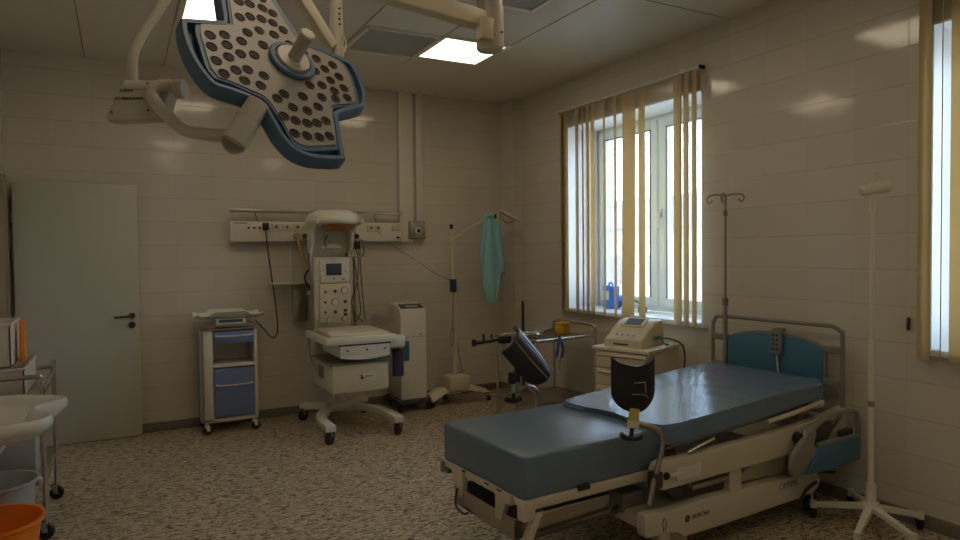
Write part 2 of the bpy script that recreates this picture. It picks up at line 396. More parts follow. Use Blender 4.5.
# ------------------------------------------------------------------ outdoors
b = MB(); b.box((W+2, -30, -3.2), (60, 60, -3.0)); struct('floor_outdoor', b, 'snow')
hs = thing('neighbor_building', 'pale low building with a grey roof seen outside through the window', 'building', (24, 22, -3.0))
b = MB(); b.box((0, -8, 0), (8, 12, 5.6)); b.build('wall', 'facade', hs)
b = MB(); b.prism([(-.5, -8.4, 5.6), (8.5, -8.4, 5.6), (4, -8.4, 7.6)], (0, 20.8, 0)); b.build('roof', 'roof', hs)
for k in range(6):
    b = MB(); b.box((-.03, -6+k*3, 2.6), (.05, -4.8+k*3, 4.2)); b.build('window', 'roof', hs)

# ------------------------------------------------------------------ ceiling fixtures
def ceiling_light(x, y, label):
    t = thing('ceiling_light', label, 'light', (x, y, H), 0, 'square ceiling light panels')
    b = MB(); s_ = .29
    for (a, c) in (((-s_, -s_), (s_, -s_+.035)), ((-s_, s_-.035), (s_, s_)), ((-s_, -s_+.035), (-s_+.035, s_-.035)), ((s_-.035, -s_+.035), (s_, s_-.035))): b.box((a[0], a[1], -.012), (c[0], c[1], 0), .002)
    b.build('frame', 'white', t)
    b = MB(); b.box((-s_+.03, -s_+.03, -.009), (s_-.03, s_-.03, -.001)); b.build('diffuser', 'diffuser', t); return t
ceiling_light(2.42, 4.755, 'lit square ceiling panel beside the grey vent, near the boom column')
ceiling_light(.66, 4.73, 'lit square ceiling panel partly hidden behind the surgical lamp head')
ceiling_light(2.36, 2.86, 'lit square ceiling panel just in front of the window, overhead')
ceiling_light(.66, 2.05, 'lit square ceiling panel above the surgical lamp head, overhead')
ceiling_light(.70, .25, 'lit square ceiling panel overhead behind the camera on the left')
ceiling_light(2.42, .25, 'lit square ceiling panel overhead behind the camera on the right')
def vent(x, y, label):
    t = thing('ceiling_vent', label, 'vent', (x, y, H), 0, 'grey ceiling vents')
    b = MB(); s_ = .292
    for (a, c) in (((-s_, -s_), (s_, -s_+.03)), ((-s_, s_-.03), (s_, s_)), ((-s_, -s_+.03), (-s_+.03, s_-.03)), ((s_-.03, -s_+.03), (s_, s_-.03))): b.box((a[0], a[1], -.014), (c[0], c[1], 0), .002)
    b.build('frame', 'white', t)
    b = MB(); b.box((-s_+.028, -s_+.028, -.006), (s_-.028, s_-.028, 0))
    for k in range(20): b.box((-s_+.03, -s_+.04+k*.0262, -.0085), (s_-.03, -s_+.046+k*.0262, -.005))
    b.build('grille', 'mesh', t)
    b = MB()
    for sx in (-1, 1):
        for sy in (-1, 1): b.cyl((sx*.275, sy*.275, -.016), (sx*.275, sy*.275, -.012), .006, n=10)
    islands(b, 'screw', 'darkgrey', t)
vent(1.85, 4.80, 'square grey ceiling vent grille beside the lit ceiling panel')
vent(2.15, 3.47, 'grey ceiling vent grille cut by the top of the photo behind the boom arm')

# ------------------------------------------------------------------ surgical lamp
E1 = V((.9689, .1881, -.1606)); E2 = V((-.0274, -.5637, -.8255)); NN = V((.2458, -.8042, .5411)); LC = V((.4847, 2.1446, 2.0940))
LM = Matrix(((E1.x, E2.x, NN.x, LC.x), (E1.y, E2.y, NN.y, LC.y), (E1.z, E2.z, NN.z, LC.z), (0, 0, 0, 1)))
sl = thing('surgical_light', 'blue rimmed surgical lamp head on a beige ceiling boom and yoke', 'surgical light', (1.684, 2.989, H))
def cat2(P, k=5):
    out = []; N = len(P)
    for i in range(N):
        p0, p1, p2, p3 = (V(P[(i+j-1) % N]) for j in range(4))
        # keep sharp corners sharp
        a = (p1-p0).normalized(); c = (p2-p1).normalized(); d = (p3-p2).normalized()
        sharp1 = a.dot(c) < .55; sharp2 = c.dot(d) < .55
        m1 = V((0, 0)) if sharp1 else (p2-p0)*.5; m2 = V((0, 0)) if sharp2 else (p3-p1)*.5
        if sharp1: m1 = (p2-p1)*.9
        if sharp2: m2 = (p2-p1)*.9
        for j in range(k):
            t = j/k; t2 = t*t; t3 = t2*t
            out.append(p1*(2*t3-3*t2+1)+m1*(t3-2*t2+t)+p2*(-2*t3+3*t2)+m2*(t3-t2))
    return out
OUT = [(-.214, -.087), (-.325, -.035), (-.338, -.012), (-.333, .062), (-.310, .141), (-.276, .200), (-.245, .222), (-.196, .223), (-.152, .229), (-.122, .246), (-.102, .29), (-.08, .343), (-.046, .383), (0, .399), (.05, .394), (.128, .371), (.138, .345), (.139, .29), (.143, .20), (.150, .172),
       (.246, .105), (.266, .065), (.272, .01), (.258, -.083), (.235, -.118), (.197, -.127), (.13, -.134), (.07, -.132), (.055, -.150), (.026, -.205), (-.002, -.27), (-.03, -.322), (-.07, -.345), (-.13, -.340), (-.205, -.312), (-.220, -.29), (-.218, -.186)]
FACE = [(-.176, -.082), (-.274, -.032), (-.277, .01), (-.270, .057), (-.256, .136), (-.237, .171), (-.192, .174), (-.148, .183), (-.102, .195), (-.077, .235), (-.055, .285), (-.035, .335), (.005, .348), (.105, .310), (.113, .221), (.115, .150), (.135, .13), (.203, .093), (.216, .06), (.214, -.017), (.196, -.082), (.165, -.103), (.079, -.113), (.035, -.135), (-.012, -.24), (-.035, -.29), (-.07, -.305), (-.165, -.275), (-.180, -.25), (-.178, -.15)]
# rim: outer wall ring
def inset(P, d):
    n = len(P); out = []
    for i in range(n):
        a = V(P[i-1]); p = V(P[i]); c = V(P[(i+1) % n]); t = (c-a).normalized(); nrm = V((-t.y, t.x))
        out.append(p+nrm*d)
    return out
def area(P): return sum(P[i-1][0]*P[i][1]-P[i][0]*P[i-1][1] for i in range(len(P)))/2
o1 = cat2(OUT); sg = 1 if area(o1) > 0 else -1
o1 = inset(o1, sg*.006)
def clean(P, d=.0045):
    out = []
    for p in P:
        if not out or (p-out[-1]).length > d: out.append(p)
    while (out[0]-out[-1]).length < d: out.pop()
    return out
o1 = clean(o1)
o2 = inset(o1, sg*.018)
def shrink(P, k): return [V((-.035+(p[0]+.035)*k, .03+(p[1]-.03)*k)) for p in P]
b = MB(); bm = b.bm; n = len(o1)
R1 = [bm.verts.new((p[0], p[1], .004)) for p in o1]; R2 = [bm.verts.new((p[0], p[1], .012)) for p in inset(o1, sg*.005)]
R3 = [bm.verts.new((p[0], p[1], .010)) for p in o2]; R4 = [bm.verts.new((p[0], p[1], -.014)) for p in o2]
R0 = [bm.verts.new((p[0], p[1], -.034)) for p in o1]; R5 = [bm.verts.new((p[0], p[1], -.034)) for p in shrink(o1, .86)]
for A, B_ in ((R0, R1), (R1, R2), (R2, R3), (R3, R4), (R5, R0)):
    for i in range(n): bm.faces.new((A[i], A[(i+1) % n], B_[(i+1) % n], B_[i]))
bmesh.ops.transform(bm, matrix=LM, verts=bm.verts[:])
b.build('rim', 'lampblue', sl, world=True, smooth=50)
b = MB(); b.prism([(p[0], p[1], -.018) for p in shrink(o1, .965)], (0, 0, .004)); bmesh.ops.transform(b.bm, matrix=LM, verts=b.bm.verts[:]); b.build('rim_recess', 'lampdark', sl, world=True)
o3 = clean(cat2(FACE))
b = MB(); b.prism([(p[0], p[1], -.012) for p in shrink(o3, 1.055)], (0, 0, .018)); bmesh.ops.transform(b.bm, matrix=LM, verts=b.bm.verts[:]); b.build('face_surround', 'lampblue', sl, world=True)
b = MB(); b.prism([(p[0], p[1], 0) for p in o3], (0, 0, .009)); bmesh.ops.transform(b.bm, matrix=LM, verts=b.bm.verts[:]); fp = b.build('face_plate', 'lampface', sl, world=True)
b = MB(); b.prism([(p[0], p[1], -.034) for p in shrink(o1, .87)], (0, 0, -.026)); bmesh.ops.transform(b.bm, matrix=LM, verts=b.bm.verts[:]); b.build('back_housing', 'lampbeige', sl, world=True)
SP = [(-0.25, 0.005), (-0.249, 0.054), (-0.239, 0.108), (-0.22, 0.152), (-0.207, -0.019), (-0.202, 0.023), (-0.201, 0.074), (-0.184, 0.121), (-0.148, 0.102), (-0.161, 0.155), (-0.113, 0.153), (-0.156, -0.018), (-0.164, 0.042), (-0.121, 0.026), (-0.134, -0.069), (-0.094, -0.1), (-0.088, -0.036), (-0.099, 0.106), (-0.15, -0.207), (-0.114, -0.217), (-0.072, -0.221), (-0.038, -0.215), (-0.153, -0.13), (-0.119, -0.152), (-0.081, -0.163), (-0.043, -0.164), (-0.010, -0.148), (-0.045, -0.107), (0.004, -0.086), (0.05, -0.07), (0.094, -0.063), (0.153, -0.061), (0.081, 0.001), (0.119, -0.025), (0.132, 0.022), (0.168, -0.012), (0.052, 0.08), (0.096, 0.06), (0.178, 0.038), (0.139, 0.068), (0.087, 0.118), (0.137, 0.105), (0.183, 0.08), (-0.042, 0.158), (0.02, 0.143), (-0.067, 0.188), (-0.02, 0.205), (0.027, 0.2), (0.067, 0.168), (-0.054, 0.254), (-0.018, 0.258), (0.018, 0.255), (0.052, 0.242), (0.085, 0.22), (-0.028, 0.312), (0.011, 0.308), (0.052, 0.299), (0.087, 0.283), (-.07, -.27), (-.11, -.265), (-.145, -.25)]
lens0 = None
for i, (x, y) in enumerate(SP):
    if lens0 is None:
        b = MB(); b.lathe([(.0165, .0), (.0165, .001), (.0155, .0014), (.0145, .0003), (.006, -.001), (0, .001)], n=18, m=None)
        for k in range(6):
            a = k*math.pi/3; b.box((-.0005, .001, .0004), (.0005, .0145, .0010), m=Matrix.Rotation(a, 4, 'Z'))
        bmesh.ops.scale(b.bm, vec=(1, 1, 1), verts=b.bm.verts[:])
        lens0 = b.build('lamp_lens', 'lens', None, fix=True); lens = lens0
    else:
        lens = lens0.copy(); COL.objects.link(lens)
    lens.parent = fp
    lens.matrix_local = Matrix.Translation(-sl.location) @ LM @ Matrix.Translation((x, y, .0104))
# centre disc, collar and sterile handle
b = MB(); b.lathe([(0, .006), (.074, .006), (.076, .018), (.072, .024), (.060, .024), (.059, .016), (0, .016)], n=40, m=LM); b.build('centre_collar', 'lampblue', sl, world=True)
b = MB(); b.lathe([(0, .016), (.054, .016), (.055, .026), (.052, .031), (0, .032)], n=36, m=LM); b.build('centre_disc', 'lampbeige', sl, world=True)
b = MB(); b.lathe([(.021, .030), (.020, .05), (.0205, .10), (.0235, .118), (.024, .128), (.020, .133), (0, .134)], n=28, m=LM); b.build('sterile_handle', 'lampbeige', sl, world=True)
# side joint
J1 = V((.288, 1.980, 1.811)); J2 = V((.353, 1.990, 1.920))
b = MB(); b.cyl(J1, J1.lerp(J2, .62), .036, n=28); b.cyl(J1.lerp(J2, .63), J2.lerp(J1, -.1), .033, n=28); b.cyl(J1.lerp(J2, .02)-(J2-J1)*.02, J1, .033, n=28); b.cyl(J1.lerp(J2, .615), J1.lerp(J2, .635), .0375, n=28); b.build('swivel_joint', 'lampbeige', sl, world=True)
b = MB(); b.tube([(.300, 1.990, 1.836), (.26, 2.02, 1.836), (.221, 2.052, 1.842), (.173, 2.101, 1.858), (.142, 2.141, 1.891), (.104, 2.198, 1.948), (.097, 2.214, 1.98), (.116, 2.215, 2.003), (.149, 2.209, 2.006)], .0185, n=16, smooth=8); b.build('yoke_arm', 'lampbeige', sl, world=True)
# control housing: slanted box below a horizontal tube
b = MB(); BX = [(.022, 2.276, 2.024), (.150, 2.205, 2.020), (.125, 2.219, 1.935), (.101, 2.232, 1.908), (-.025, 2.302, 1.904), (-.030, 2.305, 1.918)]
b.prism(BX, (.03, .065, 0), .006); b.build('control_box', 'lampbeige', sl, world=True)
b = MB(); b.cyl((.03, 2.285, 2.008), (.165, 2.21, 2.002), .018, n=20); b.cyl((.160, 2.213, 1.998), (.183, 2.199, 1.998), .028, n=28); b.build('pivot_tube', 'lampbeige', sl, world=True)
bx = (V((.150, 2.205, 0))-V((.022, 2.276, 0))).normalized(); nzv = V((0, 0, 1)); ny = bx.cross(nzv)
tm = lambda c: Matrix.Translation(-sl.location) @ Matrix(((bx.x, 0, ny.x, c[0]), (bx.y, 0, ny.y, c[1]), (bx.z, 1, ny.z, c[2]), (0, 0, 0, 1)))
# printing on the housing
text('printed_text', 'KT MERIVAARA', .0125, 'black', sl, tm((.034, 2.2675, 1.968)))
text('printed_text', 'Q-FLOW', .010, 'darkgrey', sl, tm((.028, 2.271, 1.992)))
b = MB()
for q in ((-.012, 2.292, 1.928), (.085, 2.239, 1.932), (.085, 2.239, 2.012)):
    b.cyl(q, V(q)+ny*.004, .003, n=8)
islands(b, 'screw', 'black', sl, world=True)
# vertical tube from the box up to the spring arm
b = MB(); b.tube([(.046, 2.285, 2.01), (.047, 2.285, 2.084), (.054, 2.29, 2.12), (.074, 2.30, 2.17), (.097, 2.312, 2.215), (.141, 2.33, 2.294), (.26, 2.42, 2.55), (.33, 2.49, 2.74)], .0145, n=14, smooth=8); b.build('drop_tube', 'lampbeige', sl, world=True)
b = MB(); b.cyl((.31, 2.48, 2.70), (.345, 2.50, 2.83), .032, n=24); b.build('arm_joint', 'lampbeige', sl, world=True)
# spring arm : tapered box beam
sa0 = V((.800, 2.765, 2.365)); sa1 = V((.345, 2.50, 2.83)); dirv = (sa1-sa0).normalized(); sd = dirv.cross(V((0, 0, 1))).normalized(); upv = sd.cross(dirv)
b = MB(); b.prism([sa0+sd*.020-upv*.026, sa0+sd*.020+upv*.020, sa1+sd*.020+upv*.034, sa1+sd*.020-upv*.034], -sd*.040, .006); b.build('spring_arm', 'cream', sl, world=True)
b = MB()
b.cyl(sa0+dirv*.13+sd*.019-upv*.005, sa0+dirv*.13+sd*.0225-upv*.005, .006, n=10); islands(b, 'screw', 'black', sl, world=True)
b = MB(); b.cyl((.830, 2.795, 2.33), (.830, 2.795, 2.70), .027, n=24); b.cyl((.830, 2.795, 2.315), (.830, 2.795, 2.335), .020, .027, n=24); b.tube([(.85, 2.775, 2.42), (.862, 2.77, 2.38), (.85, 2.765, 2.34)], .004, n=6); b.build('drop_post', 'lampbeige', sl, world=True)
b = MB()
for k in range(4): b.cyl((.834, 2.766, 2.46+k*.022), (.834, 2.770, 2.46+k*.022), .005, n=8)
islands(b, 'screw', 'black', sl, world=True)
# boom arm
c0 = V((1.684, 2.989, 2.665)); c1 = V((.83, 2.795, 2.665)); d_ = (c1-c0).normalized(); s_ = d_.cross(V((0, 0, 1)))
b = MB(); b.prism([c0+s_*.04+V((0, 0, -.045)), c0+s_*.04+V((0, 0, .04)), c1+s_*.04+V((0, 0, .05))-d_*-.04, c1+s_*.04+V((0, 0, -.045))-d_*-.04], -s_*.08, .012, seg=3); b.build('boom_arm', 'cream', sl, world=True)
b = MB()
for k in (.10, .17):
    q = c0+d_*k+s_*.0405; b.box((-.02, -.0005, -.012), (.02, .0008, .012), m=Matrix.Translation(q+V((0, 0, -.005))) @ Matrix.Rotation(math.atan2(d_.y, d_.x), 4, 'Z'))
b.build('warning_sticker', 'hose', sl, world=True)
b = MB(); b.cyl((1.684, 2.989, 2.53), (1.684, 2.989, 2.74), .070, n=36); b.cyl((1.684, 2.989, 2.742), (1.684, 2.989, 3.06), .066, n=36); b.cyl((1.684, 2.989, 3.03), (1.684, 2.989, 3.089), .13, n=36); b.cyl((1.684, 2.989, 2.52), (1.684, 2.989, 2.532), .062, .070, n=36); b.build('column', 'lampbeige', sl, world=True)
b = MB(); b.box((1.59, 2.90, 2.55), (1.66, 2.97, 2.66), .01); b.build('brake_block', 'cream', sl, world=True)
b = MB()
for z in (2.60, 2.78): b.cyl((1.684+.03, 2.989-.066, z), (1.684+.032, 2.989-.071, z), .006, n=8)
islands(b, 'screw', 'black', sl, world=True)

# ------------------------------------------------------------------ wall service panel
wp = thing('wall_service_panel', 'long white medical supply panel with sockets on the back wall', 'supply panel', (1.7, D, 1.61))
X0, X1 = -.845, .755
b = MB(); b.box((X0, -.075, 0), (X1, -.001, .175), .006); b.build('body', 'white', wp)
b = MB(); b.box((X0, -.09, -.008), (X1, -.001, .002), .002); b.build('lower_lip', 'steel', wp)
b = MB(); b.box((X0, -.085, .255), (X1+.02, -.073, .285), .002); b.build('rail', 'steel', wp)
b = MB()
for x in (-.62, -.1, .2, .5): b.tube([(x, -.075, .27), (x, -.03, .24), (x+.03, -.01, .17)], .005, n=6)
b.build('rail_bracket', 'grey', wp)
b = MB()
for k in range(4): b.cyl((-.69+k*.048, -.0745, .118), (-.69+k*.048, -.079, .118), .010, n=10)
b.cyl((-.545, -.0745, .145), (-.545, -.079, .145), .006, n=10); b.box((-.82, -.077, .158), (-.70, -.0745, .164)); b.build('indicator_lamp', 'black', wp)
for k, x in enumerate((-.45, -.355, -.26, -.165, .445, .515)):
    b = MB(); b.box((x-.04, -.084, .088), (x+.04, -.0745, .16), .004); b.cyl((x, -.0842, .128), (x, -.0852, .128), .024, n=20); sk = b.build('socket', 'cream', wp)
    b = MB(); b.cyl((x, -.0848, .128), (x, -.0875, .128), .012, n=14); b.build('socket_hole', 'darkgrey', sk)
b = MB(); b.box((.66, -.084, .10), (.75, -.0745, .16), .003)
for k in range(3):
    b.cyl((.68+k*.025, -.0842, .14), (.68+k*.025, -.087, .14), .009, n=10)
b.build('socket', 'cream', wp)
for x, m_ in ((-.275, 'hose'), (-.195, 'green'), (-.115, 'red'), (.30, 'black')):
    b = MB(); b.cyl((x, -.0745, .045), (x, -.088, .045), .026, n=24); g = b.build('gas_outlet', 'grey', wp); b = MB(); b.cyl((x, -.088, .045), (x, -.096, .045), .018, n=20); b.build('outlet_ring', m_, g)
b = MB(); b.cyl((.72, -.0745, .035), (.72, -.088, .035), .012, n=14); b.tube([(.72, -.086, .035), (.80-.05, -.088, .03)], .003, smooth=0); b.build('key_switch', 'black', wp)

# grey switch box right of the panel
sb = thing('switch_box', 'small grey wall switch box right of the service panel', 'switch box', (2.63, D, 1.63))
b = MB(); b.box((-.085, -.09, 0), (.085, -.001, .175), .008); b.build('body', 'grey', sb)
b = MB(); b.box((-.075, -.096, .008), (.08, -.089, .167), .006); b.build('cover', 'steel', sb)
b = MB(); b.cyl((.005, -.095, .08), (.005, -.101, .08), .036, n=28); kn = b.build('dial', 'white', sb)
b = MB(); b.cyl((.005, -.1, .08), (.005, -.112, .08), .018, n=20); b.box((.0, -.118, .06), (.01, -.11, .10)); b.build('knob', 'black', kn)

# cables
def wire(name, pts, r, m, label, cat, n=6):
    b = MB(); b.tube(pts, r, n=n, smooth=8); o = b.build(name, m, None); recenter(o); tag(o, label, cat); return o
pc = thing('power_cord', 'black power cord with plug hanging from the service panel to the blue drawer cart', 'cord', (1.175, D, .9))
b = MB(); b.box((1.125, 6.125, 1.705), (1.175, 6.185, 1.775), .010); b.build('plug', 'black', pc, world=True)
b = MB(); b.tube([(1.150, 6.15, 1.71), (1.16, 6.14, 1.55), (1.20, 6.16, 1.25), (1.235, 6.17, .95), (1.23, 6.14, .78), (1.17, 6.08, .755), (1.09, 6.0, .84), (1.02, 5.98, .92)], .0055, n=6, smooth=8); b.build('cable', 'rubber', pc, world=True)
wire('gas_hose', [(1.425, 6.165, 1.655), (1.425, 6.12, 1.63), (1.45, 6.10, 1.50), (1.50, 6.06, 1.36), (1.535, 6.04, 1.25)], .012, 'hose', 'yellow gas hose running from the panel down to the warmer', 'hose')
wire('sensor_cable', [(2.215, 6.185, 1.70), (2.35, 6.21, 1.58), (2.60, 6.17, 1.42), (2.75, 6.02, 1.28), (2.85, 5.89, 1.22)], .003, 'grey', 'thin grey cable sagging from the service panel towards the floor lamp', 'cable', 5)

# shelf on wall
ws = thing('wall_shelf', 'small white wall shelf left of the infant warmer', 'shelf', (1.37, D, 1.22))
b = MB(); b.box((-.19, -.24, 0), (.15, -.002, .014), .004); b.tube([(-.19, -.235, .02), (0, -.25, .02), (.15, -.235, .02)], .005); b.build('board', 'white', ws)
b = MB(); b.box((.02, -.06, -.35), (.2, -.004, -.001), .003); b.build('bracket', 'steel', ws)
b = MB(); b.box((-.0, -.03, -.34), (.022, -.002, .385), .002); b.build('upright', 'white', ws)

# ------------------------------------------------------------------ infant warmer
w = thing('infant_warmer', 'cream infant radiant warmer on wheels with overhead heater in front of the service panel', 'infant warmer', (1.70, 5.55, 0))
# column
b = MB(); b.box((-.20, .30, .55), (.12, .46, 1.46), .012); b.build('column', 'white', w)
b = MB(); b.box((.12, .34, .75), (.145, .44, 1.50), .004); b.box((-.225, .34, .75), (-.20, .44, 1.50), .004); islands(b, 'side_rail', 'steel', w)
# hood: flared head
def hood(u, v):
    a = math.pi*(u*1.0); x = math.cos(a); y = -math.sin(a)
    zz = v
    prof = [(1.455, .165, .20), (1.55, .185, .22), (1.66, .20, .25), (1.74, .215, .33), (1.80, .235, .40), (1.845, .24, .42), (1.87, .21, .38), (1.885, .12, .25)]
    k = zz*(len(prof)-1); i = min(int(k), len(prof)-2); f_ = k-i
    z = prof[i][0]*(1-f_)+prof[i+1][0]*f_; rx = prof[i][1]*(1-f_)+prof[i+1][1]*f_; ry = prof[i][2]*(1-f_)+prof[i+1][2]*f_
    return (-.03+rx*x, .46+ry*y, z)
b = MB()
# back shell (side cheeks and back)
b.prism([(-.215, .46, 1.45), (-.215, .40, 1.45), (-.215, .30, 1.56), (-.215, .28, 1.68), (-.215, .20, 1.73), (-.225, .08, 1.755), (-.225, .08, 1.80), (-.225, .46, 1.80)], (.02, 0, 0), .004)
b.prism([(.135, .46, 1.45), (.135, .40, 1.45), (.135, .30, 1.56), (.135, .28, 1.68), (.145, .20, 1.73), (.165, .08, 1.755), (.165, .08, 1.80), (.165, .46, 1.80)], (.02, 0, 0), .004)
b.box((-.215, .42, 1.44), (.155, .46, 1.80), .006)
b.build('hood_shell', 'white', w)
b = MB(); m_ = Matrix.Translation((-.03, .27, 0))
b.lathe([(0, 1.735), (.17, 1.735), (.215, 1.742), (.238, 1.768), (.24, 1.795), (.205, 1.845), (.13, 1.875), (0, 1.885)], n=44, m=m_, sx=1.0, sy=1.0); b.build('heater_head', 'white', w)
b = MB(); b.cyl((-.03, .15, 1.700), (-.03, .15, 1.738), .120, .135, n=32); ht = b.build('heater', 'heater', w)
b = MB(); b.tube([(-.13, .15, 1.697), (-.03, .05, 1.693), (.07, .15, 1.697), (-.03, .25, 1.693)], .006, closed=True); b.build('guard_ring', 'steel', ht)
b = MB(); b.lathe([(0, 0), (.075, 0), (.085, .012), (.07, .03), (.03, .05), (0, .052)], n=28, m=Matrix.Translation((-.05, .26, 1.535)))
b.cyl((-.05, .28, 1.57), (-.05, .42, 1.66), .016); b.build('spot_lamp', 'white', w)
b = MB(); b.tube([(-.115, .22, 1.55), (-.13, .2, 1.60), (-.10, .22, 1.65)], .006); b.build('spot_lamp_handle', 'black', w)
b = MB(); b.lathe([(0, -.004), (.07, -.004), (.076, 0), (0, .001)], n=28, m=Matrix.Translation((-.05, .26, 1.535))); b.build('spot_lamp_glass', 'darkgrey', w)
# controller
b = MB(); b.box((-.155, .265, 1.235), (.105, .305, 1.44), .008); ctl = b.build('controller', 'white', w)
b = MB(); b.box((-.105, .2585, 1.30), (.035, .2655, 1.405), .003); b.build('screen', 'screen', ctl)
b = MB()
for q in ((-.035, 1.27), (.05, 1.262), (.07, 1.335), (-.128, 1.38), (-.128, 1.35)): b.cyl((q[0], .265, q[1]), (q[0], .258, q[1]), .009 if q[1] < 1.3 else .005, n=12)
b.build('button', 'grey', ctl)
b = MB(); b.box((-.165, .26, .87), (.115, .305, 1.225), .008); pn = b.build('gas_panel', 'cream', w)
for (x, z, r_) in ((.055, 1.165, .032), (-.03, 1.065, .034), (-.09, .905, .022), (.05, .915, .022)):
    b = MB(); b.cyl((x, .26, z), (x, .246, z), r_, n=28); g = b.build('gauge', 'steel', pn); b = MB(); b.cyl((x, .246, z), (x, .2445, z), r_*.8, n=28); b.build('gauge_face', 'white', g)
for (x, z) in ((-.03, 1.16), (-.115, 1.155), (-.12, 1.065), (.06, 1.065), (-.12, .975), (-.03, .975), (.062, .985)):
    b = MB(); b.cyl((x, .26, z), (x, .243, z), .014 if x > -.1 else .009, n=14); b.build('knob', 'bronze', pn)
b = MB(); b.cyl((.062, .26, .95), (.062, .24, .95), .012); b.build('alarm_knob', 'black', pn)
# bed tray
b = MB(); b.box((-.295, -.40, .765), (.295, .28, .825), .012); tr = b.build('tray', 'white', w)
b = MB(); b.box((-.25, -.36, .818), (.25, .20, .850), .018, seg=3); b.build('mattress', 'cream', tr)
b = MB(); b.box((-.285, -.405, .822), (-.279, .20, .95)); b.box((.279, -.405, .822), (.285, .20, .95)); b.box((-.2, .22, .82), (.2, .226, .96)); b.build('clear_side_panel', 'acrylic', tr)
b = MB(); b.box((-.19, -.415, .665), (.225, .10, .765), .006); xt = b.build('tray_drawer', 'white', w)
b = MB()
for x in (-.13, .03, .18): b.cyl((x, -.415, .72), (x, -.42, .72), .008, n=12)
b.box((-.20, -.418, .758), (.235, -.41, .768)); islands(b, 'screw', 'black', xt)
def arcp(z0, sag): return [(-.19+.415*k/10, -.42-.0*k, z0-sag*math.sin(math.pi*k/10)) for k in range(11)]
b = MB(); b.prism(arcp(.665, .022)+[(.225, -.42, .675), (-.19, -.42, .675)], (0, .05, 0)); b.build('drawer_lip', 'white', w)
b = MB(); b.box((-.25, -.36, .595), (.25, .22, .665)); b.build('clear_canopy_base', 'acrylic', w)
b = MB(); b.box((-.24, -.36, .375), (.232, .24, .60), .006); bx_ = b.build('cabinet', 'cream', w)
b = MB(); b.box((-.262, -.375, .600), (.245, .25, .612), .003); b.box((-.246, -.1, .46), (-.238, .05, .56), .002); b.build('cabinet_trim', 'grey', bx_)
b = MB(); b.box((-.02, -.364, .468), (.11, -.3585, .520), .001); lb = b.build('logo_plate', 'white', bx_)
b = MB(); b.cyl((.0, -.364, .505), (.0, -.3655, .505), .008, n=14); b.lathe([(0, 0), (.012, 0), (.012, .0015), (0, .0015)], n=14, m=Matrix.Translation((.003, -.364, .485)) @ Matrix.Rotation(R(90), 4, 'X')); b.build('logo_mark', 'black', lb)
text('logo_text', 'drema', .026, 'darkgrey', lb, Matrix.Translation((.062, -.3645, .497)) @ Matrix.Rotation(R(90), 4, 'X'))
b = MB(); b.cyl((-.0, .32, .12), (0, .32, .60), .045, n=24); b.box((-.09, .20, .10), (.09, .42, .17), .01); b.build('pedestal', 'white', w)
for sx in (-1, 1):
    b = MB(); b.prism([(sx*.04, .26, .10), (sx*.06, .36, .10), (sx*.17, .24, .10), (sx*.29, -.02, .10), (sx*.325, -.22, .10), (sx*.325, -.46, .10), (sx*.245, -.46, .10), (sx*.245, -.20, .10), (sx*.215, -.05, .10), (sx*.11, .17, .10)], (0, 0, .055), .01); b.build('leg', 'white', w)
    b = MB(); b.prism([(sx*.04, .28, .10), (sx*.04, .38, .10), (sx*.27, .49, .10), (sx*.32, .43, .10)], (0, 0, .055), .01); b.build('leg', 'white', w)
    caster(w, sx*.285, -.42, .055, ang=R(50), h=.14); caster(w, sx*.285, .44, .048, ang=R(35), h=.13)
b = MB(); b.box((.25, -.33, .70), (.40, -.2, .80), .02); b.build('suction_bracket', 'white', w)
b = MB(); b.cyl((.40, -.14, .43), (.40, -.14, .64), .050, n=28); b.build('suction_jar', 'purple', w)
b = MB(); b.cyl((.40, -.14, .64), (.40, -.14, .665), .054, n=28); b.tube([(.40, -.14, .66), (.40, -.16, .72), (.34, -.2, .74)], .008); b.cyl((.38, -.25, .70), (.44, -.2, .70), .01); b.build('suction_jar_lid', 'black', w)
# side pole with little shelf and cables
b = MB(); b.cyl((.20, .42, .75), (.20, .42, 1.46), .011, n=12); b.box((.12, .36, 1.455), (.29, .46, 1.47), .003); b.box((.13, .40, 1.30), (.22, .43, 1.315)); b.build('side_pole', 'steel', w)
b = MB(); b.box((.205, .385, 1.53), (.25, .43, 1.60), .004); b.build('sensor_module', 'black', w)
for pts in ([(.21, .41, 1.72), (.212, .40, 1.6)], [(.16, .43, 1.74), (.165, .42, 1.6), (.175, .41, 1.48)], [(.215, .40, 1.53), (.235, .39, 1.4), (.21, .385, 1.2), (.16, .38, 1.05), (.2, .39, .92), (.27, .38, .86)], [(.25, .40, 1.52), (.255, .39, 1.3), (.27, .385, 1.05), (.29, .39, .87)], [(.19, .40, 1.46), (.21, .385, 1.3), (.235, .39, 1.1), (.245, .39, .95), (.20, .39, .87), (.16, .38, .97)], [(.275, .41, 1.62), (.29, .40, 1.5), (.25, .39, 1.46)]):
    b = MB(); b.tube(pts, .0045, n=6, smooth=8); b.build('cable', 'darkgrey', w)
b = MB(); b.tube([(-.20, .40, 1.37), (-.26, .36, 1.32), (-.265, .36, 1.25), (-.21, .37, 1.18)], .008, n=8, smooth=8); b.build('cable', 'black', w)
b = MB(); b.box((-.25, .36, 1.12), (-.20, .42, 1.17), .005); b.tube([(-.235, .36, 1.14), (-.23, .33, 1.0), (-.26, .33, .85), (-.29, .1, .6), (-.25, 0, .5)], .005, n=6, smooth=8); b.cyl((-.235, .355, 1.145), (-.235, .345, 1.145), .02); b.build('valve', 'grey', w)

